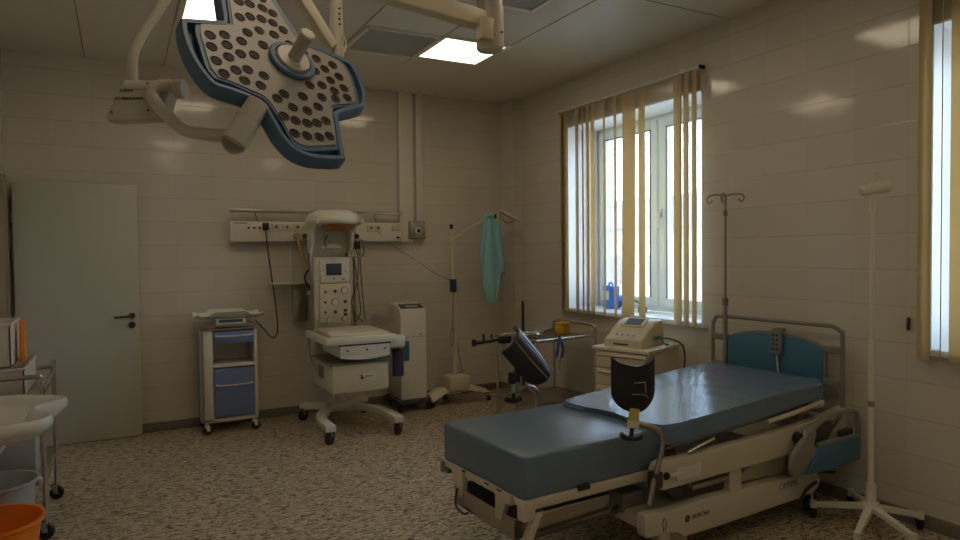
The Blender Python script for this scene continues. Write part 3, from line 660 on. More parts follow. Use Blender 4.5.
# ------------------------------------------------------------------ oxygen concentrator
oc = thing('oxygen_concentrator', 'tall white oxygen concentrator on black castors right of the infant warmer', 'medical machine', (2.42, 5.96, 0))
b = MB(); pr_ = [(0, -.15, .11), (0, -.15, .90), (0, -.13, .965), (0, .02, 1.01), (0, .14, 1.01), (0, .14, .11)]
b.prism([(-.135, p[1], p[2]) for p in pr_], (.265, 0, 0), .012, seg=3); b.build('body', 'white', oc)
b = MB(); b.box((-.134, -.1525, .70), (.129, -.149, .703)); b.build('seam', 'grey', oc)
b = MB(); b.prism([(-.115, -.128, .968), (.11, -.128, .968), (.11, -.03, .9985), (-.115, -.03, .9985)], (0, -.003, .006), .001); cp = b.build('control_panel', 'darkgrey', oc)
b = MB(); b.prism([(-.06, -.11, .981), (.06, -.11, .981), (.06, -.09, .987), (-.06, -.09, .987)], (0, -.002, .003)); b.build('display', 'white', cp)
b = MB(); b.cyl((0, -.0, 1.005), (0, .02, 1.017), .02); b.build('knob', 'white', cp)
b = MB(); b.box((-.115, -.158, .48), (-.05, -.149, .665), .005); b.build('filter_door', mat('teal_filter', (.06, .17, .22), .4), oc)
text('brand_text', 'JAY', .02, 'darkgrey', oc, Matrix.Translation((.07, -.1508, .722)) @ Matrix.Rotation(R(90), 4, 'X'))
b = MB(); b.prism([(-.17, -.20, .075), (.15, -.20, .075), (.165, -.15, .075), (.15, .2, .075), (-.15, .2, .075), (-.18, -.15, .075)], (0, 0, .04), .01); b.build('base', 'darkgrey', oc)
for x, y in ((-.15, -.17), (.135, -.16), (-.13, .16), (.13, .16)): caster(oc, x, y, .034, ang=R(70), fork='black', h=.08)
b = MB(); b.tube([(.13, .12, .6), (.16, .14, .4), (.14, .16, .2)], .005, smooth=6); b.build('cable', 'black', oc)

# ------------------------------------------------------------------ floor exam lamp
fl = thing('examination_lamp', 'cream floor standing examination lamp with bent arm in the far corner', 'lamp', (2.885, 5.88, 0))
b = MB(); b.box((-.10, -.09, .14), (.12, .09, .285), .012); b.build('hub_block', 'cream', fl)
b = MB(); b.prism([(-.29, -.08, .055), (-.29, -.03, .12), (-.18, .0, .165), (.18, .0, .165), (.32, -.05, .12), (.37, -.10, .055), (.30, -.09, .085), (.15, -.05, .115), (-.13, -.05, .115), (-.22, -.08, .085)], (0, .09, 0), .008)
b.prism([(-.06, 0, .09), (.06, 0, .09), (.08, .27, .07), (-.08, .27, .07)], (0, 0, .05), .008); b.build('base', 'cream', fl)
for x, y in ((-.27, -.04), (.35, -.05), (.0, .24)): caster(fl, x, y, .032, ang=R(40), h=.07)
b = MB(); b.cyl((0, 0, .28), (-.012, 0, 1.18), .021, n=18); b.cyl((-.012, 0, 1.18), (-.020, 0, 1.56), .017, n=18); b.cyl((-.024, 0, 1.52), (-.026, 0, 1.76), .012, n=14); b.build('pole', 'cream', fl)
b = MB(); b.box((-.04, -.03, 1.10), (.012, .03, 1.23), .006); b.build('clamp', mat('dark_blue_clamp', (.02, .05, .12), .4), fl)
b = MB(); b.cyl((-.026, 0, 1.72), (-.026, 0, 1.765), .018, n=14); b.build('top_cap', 'rubber', fl)
b = MB(); b.tube([(-.06, -.01, 1.59), (-.02, -.02, 1.615), (.10, -.03, 1.70), (.24, -.035, 1.77), (.36, -.03, 1.82), (.44, -.02, 1.85), (.50, -.02, 1.885)], .011, n=10, smooth=8); b.cyl((-.026, 0, 1.58), (-.026, 0, 1.63), .02); b.build('arm', 'cream', fl)
b = MB(); b.cyl((.455, -.02, 1.83), (.455, -.02, 1.87), .015); b.build('arm_joint', 'black', fl)
b = MB()
dd = V((.86, -.15, -.45)).normalized(); sd2 = V((.1, .95, 0)).normalized(); u2 = dd.cross(sd2); o0 = V((.49, -.02, 1.905))
b.prism([o0+sd2*.06, o0-sd2*.06, o0-sd2*.065+dd*.20, o0-sd2*.04+dd*.27, o0+sd2*.04+dd*.27, o0+sd2*.065+dd*.20], u2*.018 if u2.z > 0 else -u2*.018, .006); b.build('lamp_head', 'white', fl)
b = MB(); un = -u2 if u2.z > 0 else u2
b.tube([o0+dd*.03+un*.005, o0+dd*.06+un*.05, o0+dd*.14+un*.06, o0+dd*.20+un*.008], .006, n=8); b.build('head_handle', 'grey', fl)
b = MB(); b.tube([(-.02, -.02, 1.1), (-.04, -.03, .80), (-.065, -.03, .66), (-.05, -.03, .58), (-.03, -.03, .62), (-.03, -.025, .75), (.05, .02, .50), (.13, .1, .26), (.17, .15, .14)], .004, n=6, smooth=8); b.build('cable', 'grey', fl)

# gown hanging over the lamp arm
b = MB()
def gown(u, v):
    # v down the length, u round the body
    a = 2*math.pi*u; wdt = .035+.055*min(1, v*2.2)+.02*math.sin(v*3); wdt *= (1-.55*max(0, v-.80)/.2)
    x = .375+.03*v+wdt*math.cos(a)+.012*math.cos(3*a+5*v); y = -.035+(.035+.015*v)*math.sin(a)+.012*math.sin(5*a+2*v)
    z = 1.865-.87*v+.02*math.sin(2*a)*(v > .9)+.03*math.cos(a)*v
    return (x+2.885, y+5.88, z)
b.grid(gown, 48, 28)
def sleeve(u, v):
    a = 2*math.pi*u; r_ = .020+.022*math.sin(min(1, v*1.3)*math.pi*.6)
    return (2.885+.45+.05*v+r_*math.cos(a)+.006*math.cos(4*a), 5.88-.06+.03*math.sin(a), 1.80-.52*v+.01*math.sin(3*a)*v)
b.grid(sleeve, 24, 14)
b.lathe([(0, .03), (.04, .022), (.055, 0), (.035, -.035), (0, -.03)], n=16, m=Matrix.Translation((2.885+.385, 5.845, 1.86)))
o = b.build('hanging_gown', 'gown', None, smooth=80, fix=True); recenter(o); tag(o, 'turquoise disposable gown draped over the bent arm of the floor lamp', 'gown')

# ------------------------------------------------------------------ blue drawer cart
ct = thing('drawer_cart', 'cream medical cart on castors with two blue drawers against the back wall', 'cart', (.79, 6.02, 0))
b = MB(); b.box((-.21, -.14, .10), (-.13, .19, .865), .008); b.box((.195, -.14, .10), (.22, .19, .865), .005); b.box((-.21, .17, .10), (.22, .19, .865)); b.box((-.21, -.14, .10), (.22, .19, .13), .004); b.box((-.14, -.14, .555), (.21, .18, .58), .004); b.build('frame', 'white', ct)
b = MB(); b.box((-.225, -.155, .866), (.235, .20, .880), .004); b.tube([(-.21, -.15, .90), (.22, -.15, .90), (.22, .19, .90), (-.21, .19, .90)], .004, closed=True, smooth=1); b.build('worktop', 'steel', ct)
for z0, z1 in ((.755, .855), (.14, .545)):
    b = MB(); b.box((-.128, -.152, z0), (.193, .12, z1), .006); d1 = b.build('drawer', 'cartblue', ct)
    b = MB(); zh = z1-.035 if z0 > .5 else z1-.135; b.tube([(-.105, -.150, zh+.006), (-.10, -.165, zh), (.035, -.170, zh-.004), (.165, -.165, zh), (.17, -.150, zh+.006)], .006, n=8); b.build('drawer_handle', 'white', d1)
text('brand_text', 'famed', .02, 'white', ct, Matrix.Translation((-.085, -.1528, .532)) @ Matrix.Rotation(R(90), 4, 'X'))
for x, y in ((-.18, -.12), (.20, -.12), (-.18, .16), (.20, .16)): caster(ct, x, y, .035, ang=R(15), fork='white', h=.105)
b = MB(); b.box((-.235, -.16, .11), (-.205, -.13, .20), .004); b.cyl((-.215, -.145, .2), (-.215, -.145, .86), .008); b.build('corner_post', 'steel', ct)
# baby scale
bs = thing('baby_scale', 'white baby scale with cradle tray on top of the blue drawer cart', 'scale', (.80, 6.02, .905))
b = MB(); b.box((-.11, -.12, .0), (.13, .12, .05), .012); b.build('base', 'white', bs)
b = MB(); b.box((-.09, -.123, .022), (.10, -.118, .045), .002); b.build('display', 'screen', bs)
def crad(u, v):
    x = -.27+.54*u; y = -.14+.28*v; e = abs(u-.5)*2
    w_ = min(1, (abs(v-.5)*2)**4); return (x, y, .062+(.030+.028*max(0, min(1, (.62-e)/.14)))*w_+.010*max(0, min(1, (e-.84)/.08)))
b = MB(); b.grid(crad, 40, 14, .012); b.build('cradle', 'white', bs, smooth=60)

# ------------------------------------------------------------------ tube frame instrument table
it = thing('instrument_table', 'chrome tube instrument table with steel top between the lamp and the drawer cabinet', 'table', (3.27, 4.86, 0), R(6))
tw, td, tz = .33, .27, .76
b = MB(); b.box((-tw, -td, tz-.018), (tw, td, tz-.008), .004); b.box((-tw, -td, tz-.02), (-tw+.01, td, tz+.006)); b.box((-tw, td-.01, tz-.02), (tw, td, tz+.006)); b.build('top_tray', 'steel', it)
b = MB(); b.tube([(-tw, -td, tz), (tw, -td, tz)], .011, smooth=0, n=12); b.tube([(-tw, td, tz), (tw, td, tz)], .011, smooth=0, n=12); b.tube([(-tw, -td, tz), (-tw, td, tz)], .011, smooth=0, n=12); b.build('frame_rail', 'chrome', it)
b = MB(); b.tube([(tw, -td, tz-.0), (tw, -td, tz+.05), (tw, -td+.05, tz+.085), (tw, td-.05, tz+.085), (tw, td, tz+.05), (tw, td, tz)], .014, n=12, smooth=6); b.build('push_handle', 'chrome', it)
for x in (-tw, tw):
    for y in (-td, td):
        b = MB(); b.cyl((x, y, .07), (x, y, tz), .011, n=12); b.build('leg', 'chrome', it); caster(it, x, y, .028, h=.07)
b = MB(); b.box((-tw, -td, .22), (tw, td, .23), .003); b.build('lower_shelf', 'steel', it)
sh = thing('sharps_container', 'small yellow sharps container on the chrome instrument table', 'container', (3.48, 4.90, .755), R(20))
b = MB(); b.prism([(-.05, -.04, 0), (.05, -.04, 0), (.05, .04, 0), (-.05, .04, 0)], (0, 0, .085), .008); b.build('body', 'yellow', sh)
b = MB(); b.box((-.055, -.045, .082), (.055, .045, .10), .006); b.cyl((.0, 0, .1), (0, 0, .112), .02); b.build('lid', 'yellow', sh)
td_ = thing('instrument_dish', 'steel kidney dish with instruments lying on the chrome instrument table', 'dish', (3.12, 4.87, .755))
b = MB(); b.lathe([(0, .0), (.09, .0), (.115, .025), (.118, .025), (.092, -.0), (0, -.001)], n=28, sx=1.2, sy=.7, m=Matrix.Translation((0, 0, .002))); b.build('dish', 'chrome', td_)
b = MB(); b.tube([(-.1, 0, .03), (.12, .02, .034)], .005, smooth=0); b.tube([(-.05, -.03, .03), (.13, -.01, .036)], .005, smooth=0); b.build('instrument', 'steel', td_)
sc_ = thing('hanging_tongs', 'blue handled tongs hanging from the front rail of the instrument table', 'tongs', (2.95, 4.55, .47))
b = MB(); b.tube([(.0, -.0, .30), (-.02, -.01, .2), (-.03, 0, .13)], .012, n=8); b.tube([(.0, -.0, .30), (.03, -.01, .2), (.02, 0, .12)], .012, n=8); b.build('grip', mat('blue_grip', (.06, .10, .28), .5), sc_)
b = MB(); b.tube([(-.03, 0, .13), (0, 0, .06), (.0, 0, .0)], .007, n=8); b.tube([(.02, 0, .12), (0, .005, .05), (.01, 0, .0)], .007, n=8); b.build('jaw', 'chrome', sc_)
sc_.location = (3.20, 4.555, .485)
# pole behind the table
vp = thing('wall_pole', 'thin dark pole standing upright in the far corner behind the table', 'pole', (3.655, 5.85, 0))
b = MB(); b.cyl((0, 0, .02), (0, 0, .98), .014, n=12); b.build('rod', 'bronze', vp); b = MB(); b.cyl((0, 0, 0), (0, 0, .025), .05, n=20); b.build('foot', 'bronze', vp)

# ------------------------------------------------------------------ drawer cabinet and fetal monitor
ca = thing('drawer_cabinet', 'ivory bedside drawer cabinet under the fetal monitor by the window wall', 'cabinet', (3.19, 3.48, 0), R(20))
# local x = depth direction (side), local y = width
b = MB(); b.box((.01, .0, .06), (.49, .43, .775), .005); b.build('body', 'cream', ca)
b = MB(); b.box((-.015, -.012, .775), (.50, .445, .80), .006); b.build('top', 'white', ca)
for z0, z1 in ((.655, .765), (.53, .64), (.40, .515), (.10, .385)):
    b = MB(); b.box((-.008, .012, z0), (.02, .418, z1), .006); d1 = b.build('drawer', 'cream', ca)
    b = MB(); b.box((-.020, .05, z1-.028), (-.006, .38, z1-.014), .004); b.build('handle', 'cream', d1)
    b = MB(); b.box((-.0095, .03, z1-.034), (-.0075, .40, z1-.028)); b.build('grip_recess', 'darkgrey', d1)
for x, y in ((.05, .05), (.42, .05), (.05, .38), (.42, .38)): caster(ca, x, y, .025, h=.06)
fm = thing('fetal_monitor', 'ivory sloping fetal monitor standing on the drawer cabinet', 'monitor', (3.06, 3.50, .80), R(20))
b = MB()
prof = [(.0, 0), (.0, .055), (.09, .095), (.11, .12), (.22, .175), (.31, .185), (.34, .165), (.36, .05), (.36, 0)]
fm.location = (3.195, 3.56, .80)
b.prism([(x, .0, z) for x, z in prof], (0, .30, 0), .014, seg=3); b.build('body', 'monitor', fm)
sl_ = math.atan2(.055, .11)
b = MB(); b.prism([(.135, .06, .137), (.24, .06, .189), (.24, .24, .189), (.135, .24, .137)], (-.003, 0, .006), .002); b.build('screen_bezel', 'white', fm)
b = MB(); b.prism([(.150, .085, .150), (.225, .085, .187), (.225, .215, .187), (.150, .215, .150)], (-.001, 0, .004)); b.build('screen', 'screen', fm)
b = MB(); b.prism([(.022, .05, .066), (.078, .05, .0905), (.078, .25, .0905), (.022, .25, .066)], (-.001, 0, .0025)); kp = b.build('keypad', 'white', fm)
b = MB()
for i in range(4): b.box((.03, .065+i*.045, .0), (.055, .09+i*.045, .003), m=Matrix.Translation((0, 0, .072)) @ Matrix.Rotation(R(-22), 4, 'Y'))
b.build('button', 'grey', kp)
b = MB(); b.box((-.003, .10, .018), (.001, .22, .03)); b.build('front_slot', 'darkgrey', fm)
b = MB(); b.cyl((.20, -.002, .06), (.20, -.03, .06), .012, n=12); b.cyl((.25, -.002, .06), (.25, -.025, .06), .01, n=12); b.build('connector', 'green', fm)
b = MB(); b.tube([(.20, -.03, .06), (.26, -.10, .055), (.36, -.14, .0), (.40, -.14, -.1), (.40, -.13, -.2)], .006, n=8, smooth=8); b.tube([(.25, -.02, .06), (.24, -.06, .02), (.3, -.06, .005), (.34, -.03, .006)], .005, n=8, smooth=8); b.build('cable', 'darkgrey', fm)

# ------------------------------------------------------------------ delivery bed
O = V((1.437, 2.301, 0)); BA = R(3.5)
bed = thing('delivery_bed', 'blue grey two part delivery bed with cream frame in the foreground', 'bed', O, BA)
# foot mattress
b = MB(); b.box((0, 0, .47), (.80, .69, .653), .014, seg=3); b.build('foot_mattress', 'vinyl', bed)
# main mattress, rising slightly to the head
ft = [(.790, -.060), (.752, -.035), (.733, .02), (.728, .09), (.74, .18), (.765, .27), (.755, .37), (.715, .46), (.695, .54), (.70, .61), (.73, .655)]
outl = ft + [(1.3, .70), (1.9, .755), (2.05, .76), (2.09, .74), (2.10, .70), (2.09, .0), (2.06, -.04), (2.01, -.055), (1.4, -.058), (.86, -.062)]
def zt(s): return .680+.064*(s-.72)/1.3
b = MB(); n = len(outl)
top = [V((p[0], p[1], zt(p[0]))) for p in outl]
A = [b.bm.verts.new(p-V((0, 0, .10))) for p in top]; B_ = [b.bm.verts.new(p) for p in top]
fs = [b.bm.faces.new(A[::-1]), b.bm.faces.new(B_)]
for i in range(n): fs.append(b.bm.faces.new((A[i], A[(i+1) % n], B_[(i+1) % n], B_[i])))
bmesh.ops.bevel(b.bm, geom=list({e for f in fs[:2] for e in f.edges}), offset=.014, segments=3, affect='EDGES')
b.build('main_mattress', 'vinyl2', bed, smooth=50)
# mattress plate
b = MB(); b.prism([(.83, .0, .545), (2.05, -.02, .618), (2.05, .72, .618), (.83, .66, .545)], (0, 0, .014)); b.box((.02, .04, .452), (.72, .65, .468)); b.build('mattress_plate', 'grey', bed)
# upper side beams with round end
def beam(t0, t1):
    pts = [(.68, .0, .505), (.695, 0, .522), (.73, 0, .530), (1.2, 0, .530), (1.91, 0, .548), (2.20, 0, .585), (2.22, 0, .56), (2.20, 0, .44), (1.86, 0, .40), (.73, 0, .398), (.695, 0, .406), (.68, 0, .423), (.672, 0, .464)]
    b = MB(); b.prism([(p[0], t0, p[2]) for p in pts], (0, t1-t0, 0), .006, seg=3); return b.build('side_beam', 'bedcream', bed)
sbm = beam(-.085, -.03); beam(.70, .75)
b = MB(); b.cyl((.735, -.085, .463), (.735, -.091, .463), .018, n=20); b.build('pivot', 'black', sbm)
b = MB(); b.box((.755, -.099, .452), (.83, -.088, .470), .004); b.box((.80, -.090, .425), (.97, -.0855, .485), .002); b.build('side_latch', 'white', sbm)
# sloping backrest tube above the beam
b = MB(); b.tube([(1.50, -.07, .598), (1.6, -.07, .604), (1.75, -.07, .614), (1.98, -.06, .632)], .013, n=8); b.tube([(1.4, .70, .555), (1.6, .70, .575), (1.75, .70, .595), (1.98, .70, .615)], .010, n=8); islands(b, 'backrest_tube', 'bedcream', bed)
b = MB(); b.box((1.95, -.06, .60), (2.04, .0, .645), .01); b.build('backrest_hinge', 'white', bed)
b = MB(); b.tube([(.89, -.075, .545), (1.0, -.082, .57), (1.07, -.082, .583)], .008, n=8, smooth=4); b.build('release_lever', 'chrome', bed)
b = MB(); b.cyl((1.72, -.086, .49), (1.72, -.125, .485), .030, n=20); b.build('rail_latch', 'black', bed)
b = MB(); b.tube([(1.735, -.128, .535), (1.72, -.135, .49), (1.70, -.13, .445)], .013, n=10); b.tube([(2.04, -.10, .53), (2.10, -.10, .57), (2.12, -.10, .54), (2.06, -.10, .50)], .009, n=8); islands(b, 'latch_lever', 'chrome', bed)
# foot frame
b = MB(); b.box((.03, -.005, .425), (.72, .035, .472), .008); b.box((.03, .655, .425), (.72, .695, .472), .008); b.box((.0, .02, .435), (.04, .68, .470), .006)
b.box((-.012, -.012, .385), (.05, .04, .47), .008); b.build('foot_frame', 'bedcream', bed)
b = MB(); b.prism([(-.015, .08, .47), (-.015, .20, .47), (-.015, .20, .34), (-.015, .155, .34), (-.015, .12, .43), (-.015, .08, .43)], (.03, 0, 0), .003); b.prism([(-.015, .60, .47), (-.015, .48, .47), (-.015, .48, .34), (-.015, .52, .34)], (.03, 0, 0), .003); b.prism([(.06, 0, .41), (.10, 0, .41), (.03, 0, .27), (-.01, 0, .27)], (0, .03, 0), .003); islands(b, 'foot_bracket', 'bedcream', bed)
b = MB(); b.cyl((.015, .71, .40), (.015, .71, .455), .020, n=16); b.build('foot_bumper', 'grey', bed)
b = MB(); b.box((.0, .64, .405), (.035, .67, .43), .006); b.build('release_handle', 'green', bed)
# steel basin drawer
b = MB(); x0, x1, y0, y1, z0, z1 = -.01, .52, .06, .56, .29, .375
for q in (((x0, y0, z0), (x1, y0+.004, z1)), ((x0, y1-.004, z0), (x1, y1, z1)), ((x0, y0, z0), (x0+.004, y1, z1)), ((x1-.004, y0, z0), (x1, y1, z1)), ((x0, y0, z0), (x1, y1, z0+.004))): b.box(*q)
b.tube([(x0, y0, z1), (x1, y0, z1), (x1, y1, z1), (x0, y1, z1)], .006, closed=True, smooth=1, n=8); b.build('drain_basin', 'steel', bed)
b = MB(); b.tube([(-.02, .52, .375), (-.03, .52, .30), (-.03, .45, .28), (-.02, .42, .29)], .006, n=8); b.tube([(.02, .04, .29), (.54, .03, .30)], .008, smooth=0, n=8); b.tube([(.52, .04, .30), (.72, .2, .25)], .010, smooth=0, n=8); islands(b, 'basin_runner', 'darkgrey', bed)
b = MB()
for y in (.15, .25, .45): b.box((-.018, y, .468), (-.014, y+.03, .474))
b.cyl((.28, -.004, .472), (.34, -.004, .472), .014, n=14); islands(b, 'strap_end', 'rubber', bed)
# lower chassis
def arm(t0, t1):
    pts = [(.62, .295), (.65, .300), (.77, .285), (.90, .288), (1.05, .292), (1.32, .283), (1.81, .268), (1.95, .25), (1.99, .20), (1.95, .155), (1.81, .135), (1.1, .135), (.87, .140), (.84, .165), (.79, .180), (.63, .192), (.618, .21)]
    b = MB(); b.prism([(p[0], t0, p[1]) for p in pts], (0, t1-t0, 0), .010, seg=3); return b.build('chassis_cover', 'bedcream', bed)
ac = arm(-.07, -.01); arm(.68, .74)
b = MB(); b.prism([(1.33, .0, .283), (1.42, .0, .345), (1.55, 0, .375), (1.90, 0, .365), (2.02, 0, .25), (1.9, 0, .25)], (0, .62, 0), .015, seg=3); b.box((.66, .0, .20), (1.9, .66, .265), .01); b.build('chassis_body', 'bedcream', bed)
tb = lambda s, z: Matrix.Translation((s, -.0705, z)) @ Matrix.Rotation(R(90), 4, 'X')
text('brand_text', 'BORCAD', .030, 'black', ac, tb(.99, .225))
text('model_text', 'OPTIMA', .048, 'grey', ac, tb(1.69, .232))
b = MB(); b.lathe([(.009, 0), (.016, 0), (.016, .0015), (.009, .0015)], n=20, m=Matrix.Translation((.895, -.070, .225)) @ Matrix.Rotation(R(90), 4, 'X')); b.box((-.018, -.0715, -.003), (.018, -.070, .003), m=Matrix.Translation((.895, 0, .225)) @ Matrix.Rotation(R(-35), 4, 'Y')); b.build('brand_logo', 'black', ac)
b = MB(); b.tube([(.735, -.0712, .200), (.728, -.0712, .240), (.740, -.0712, .260), (.752, -.0712, .240), (.745, -.0712, .200)], .0016, smooth=3, n=6); b.build('hook_mark', 'darkgrey', ac)
for s_, t_ in ((1.255, -.045), (1.255, .70), (1.80, -.04), (1.80, .69)):
    b = MB(); b.box((s_-.045, t_-.022, .25), (s_+.045, t_+.022, .41), .006); b.build('lift_post', 'bedcream', bed)
b = MB(); b.box((.95, -.06, .345), (1.25, -.03, .37), .004); b.prism([(.80, .05, .40), (.88, .05, .40), (1.05, .05, .26), (.95, .05, .26)], (0, .05, 0), .004); b.box((1.0, .0, .385), (1.10, .65, .41)); b.cyl((.7, .3, .28), (1.2, .3, .40), .03, n=18); b.box((.64, .1, .24), (.80, .5, .34), .02); b.build('lift_mechanism', 'grey', bed)
for s_, t_ in ((.76, -.035), (.76, .70), (1.98, -.0), (1.98, .66)):
    b = MB(); b.box((s_-.035, t_-.02, .11), (s_+.035, t_+.02, .20), .006); b.build('castor_post', 'bedcream', bed)
    caster(bed, s_, t_, .058, ang=R(10), h=.15, fork='bedcream')
b = MB(); b.tube([(1.93, -.075, .20), (1.80, -.10, .19), (1.745, -.10, .13), (1.78, -.10, .07), (1.86, -.09, .05)], .009, n=8, smooth=8); b.tube([(2.0, -.05, .24), (2.12, -.07, .22)], .008, n=8, smooth=0); b.build('cable', 'rubber', bed)
b = MB(); b.cyl((.98, .12, .11), (.98, .12, .24), .03, n=16); b.box((.88, .08, .0), (1.08, .16, .11), .02); b.build('brake_pedal_column', 'bedcream', bed)
# head end: tubular frame and head board
b = MB(); hs_ = 2.195
b.tube([(hs_, -.07, .42), (hs_, -.07, .62), (hs_, -.07, .98), (hs_, -.055, 1.02), (hs_, -.015, 1.042), (hs_, .06, 1.045), (hs_, .38, 1.045), (hs_, .76, 1.045), (hs_, .80, 1.035), (hs_, .825, 1.0), (hs_, .83, .96), (hs_, .83, .62), (hs_, .83, .42)], .013, n=14, smooth=5); b.build('head_frame', 'grey', bed)
def arch(y0, y1, z0, z1, k, n_=14):
    out = [(y0, z0)]
    for i in range(n_+1):
        u = i/n_; out.append((y0+(y1-y0)*u, z1-k*(abs(2*u-1)**2.6)))
    out.append((y1, z0)); return out
b = MB(); b.prism([(hs_-.02, y, z) for y, z in arch(.035, .70, .66, .962, .055)], (.035, 0, 0), .006); b.build('head_board', 'bedblue', bed)
b = MB(); A_ = arch(.035, .70, .70, .968, .055)
b.tube([(hs_-.002, y, z) for y, z in A_], .011, n=8, smooth=0)
for y0, y1 in ((-.065, .05), (.685, .825)):
    for z in (.72, .905): b.box((hs_-.015, y0, z-.022), (hs_+.015, y1, z+.022), .008)
for y0 in (.025, .665): b.prism([(hs_-.012, y0, .68), (hs_-.012, y0+.045, .68), (hs_-.012, y0+.045, .90), (hs_-.012, y0, .90)], (.024, 0, 0), .006)
b.build('head_board_frame', 'grey', bed)
b = MB(); b.box((2.10, -.02, .42), (2.21, .78, .52), .008); b.box((2.04, .1, .50), (2.12, .65, .56)); b.build('head_crossbar', 'bedcream', bed)
# IV pole on the far head corner
b = MB(); yp = .715
b.cyl((hs_-.02, yp, .50), (hs_-.02, yp, 1.15), .014, n=14); b.cyl((hs_-.02, yp, 1.14), (hs_-.02, yp, 1.85), .0095, n=12); ip = b.build('drip_pole', 'steel', bed)
b = MB(); b.cyl((hs_-.02, yp, 1.12), (hs_-.02, yp, 1.17), .020, n=16); b.cyl((hs_-.02, yp, 1.72), (hs_-.02, yp, 1.755), .015, n=16); islands(b, 'pole_collar', 'grey', ip)
b = MB()
for q in (V((-.10, -.05, 0)), V((.02, -.11, 0)), V((-.05, .09, 0)), V((.06, .07, 0))):
    p0 = V((hs_-.02, yp, 1.85)); b.tube([p0, p0+q*.5+V((0, 0, .012)), p0+q+V((0, 0, .005)), p0+q*1.15+V((0, 0, -.02)), p0+q*1.0+V((0, 0, -.04)), p0+q*.8+V((0, 0, -.022))], .006, n=6, smooth=5)
b.build('drip_hook', 'steel', ip)
# lowered side rail
ry = -.135
b = MB()
fr_ = [(1.605, .36), (1.62, .415), (1.70, .475), (1.79, .53), (1.90, .568), (2.02, .582), (2.16, .580), (2.215, .565), (2.235, .52), (2.240, .40), (2.235, .31)]
b.tube([(p[0], ry, p[1]) for p in fr_], .015, n=12, smooth=5)
rl = b.build('side_rail', 'grey', bed)
b = MB(); b.prism([(1.595, ry-.016, .36), (1.612, ry-.016, .425), (1.70, ry-.016, .485), (1.80, ry-.016, .545), (1.815, ry-.016, .505), (1.79, ry-.016, .445), (1.83, ry-.016, .425), (1.73, ry-.016, .325), (1.70, ry-.016, .288), (1.65, ry-.016, .290), (1.605, ry-.016, .32)], (0, .032, 0), .008); b.build('rail_grip', 'grey', rl)
b = MB(); b.prism([(1.83, ry-.022, .432), (2.225, ry-.022, .430), (2.232, ry-.022, .30), (1.90, ry-.022, .292), (1.72, ry-.022, .302)], (0, .03, 0), .006); bl_ = b.build('rail_panel', 'bedblue', rl)
b = MB(); b.tube([(1.83, ry, .437), (2.235, ry, .432)], .012, smooth=0, n=10); b.build('rail_bar', 'grey', rl)
b = MB()
for q in ((1.93, .395), (2.05, .335), (1.86, .375), (2.16, .39)): b.cyl((q[0], ry-.0222, q[1]), (q[0], ry-.025, q[1]), .005, n=10)
islands(b, 'rail_screw', 'chrome', rl)
b = MB(); b.prism([(1.82, -.105, .50), (1.90, -.105, .54), (2.0, -.105, .545), (2.06, -.105, .50), (2.0, -.105, .44), (1.85, -.105, .43)], (0, .015, 0), .004); b.box((2.10, -.12, .43), (2.22, -.095, .47), .006); b.build('rail_mount', 'darkgrey', rl)

def gutter(L_, Wd, depth, dip, round_end=True):
    """leg trough: u along length (0 top .. 1 bottom), v across"""
    def f(u, v):
        c = 2*v-1
        wv = Wd/2*(1 if u < .68 else math.sqrt(max(0.0, 1-((u-.68)/.33)**2))*.75+.25*(1-.4*(u-.68)/.32)) if round_end else Wd/2
        x = wv*math.sin(c*1.25)/math.sin(1.25)
        y = -depth*(1-math.cos(c*1.25))/(1-math.cos(1.25))*(wv/(Wd/2))
        z = L_/2-L_*u - dip*(1-abs(c)**1.6)*(1-u)**3
        return (x, y, z)
    return f
# near leg rest: back shell towards the camera
lr = None
mt = Matrix.Translation((.592, -.05, .893)) @ Matrix.Rotation(R(178-20), 4, 'Z')
b = MB(); b.grid(gutter(.245, .212, .050, .040), 26, 24, .018, m=mt); lr = b.build('leg_rest', 'black', bed, smooth=60)
b = MB()
def pad_f(u, v):
    p = gutter(.225, .195, .045, .040)(u, v); return (p[0]*.97, p[1]-.006, p[2]+.004)
b.grid(pad_f, 20, 20, .014, m=mt @ Matrix.Translation((0, -.016, 0))); b.build('leg_pad', 'darkgrey', lr, smooth=60)
b = MB()
mm = Matrix.Translation((.574, -.077, .880)) @ Matrix.Rotation(R(-22), 4, 'Z')
for a_, c_ in (((-.02, 0, .028), (.03, 0, .030)), ((.03, 0, .030), (.033, 0, -.02)), ((-.03, 0, -.022), (.028, 0, -.026)), ((.028, 0, -.026), (.045, 0, -.040))): b.tube([a_, c_], .0025, smooth=0, n=6, m=mm)
b.build('shell_marking', 'grey', lr)
b = MB(); b.cyl((.550, -.075, .795), (.535, -.082, .742), .021, .023, n=20); b.build('rest_joint', 'hose', lr)
b = MB(); b.cyl((.535, -.083, .745), (.528, -.085, .715), .027, n=20); b.build('joint_cup', 'cream', lr)
b = MB(); b.cyl((.525, -.086, .72), (.512, -.09, .68), .010, n=12); b.tube([(.455, -.088, .700), (.48, -.09, .680), (.512, -.092, .672), (.545, -.094, .668), (.57, -.096, .672)], .011, n=10, smooth=4); b.build('clamp_knob', 'black', lr)
b = MB(); b.tube([(.545, -.085, .735), (.62, -.095, .712), (.67, -.10, .685), (.695, -.10, .64), (.69, -.10, .585), (.665, -.10, .52), (.64, -.10, .455), (.61, -.10, .36)], .0125, n=12, smooth=8); b.build('support_rod', 'steel', lr)
b = MB(); b.box((.635, -.115, .42), (.69, -.06, .50), .012); b.build('rod_clamp', 'bronze', lr)
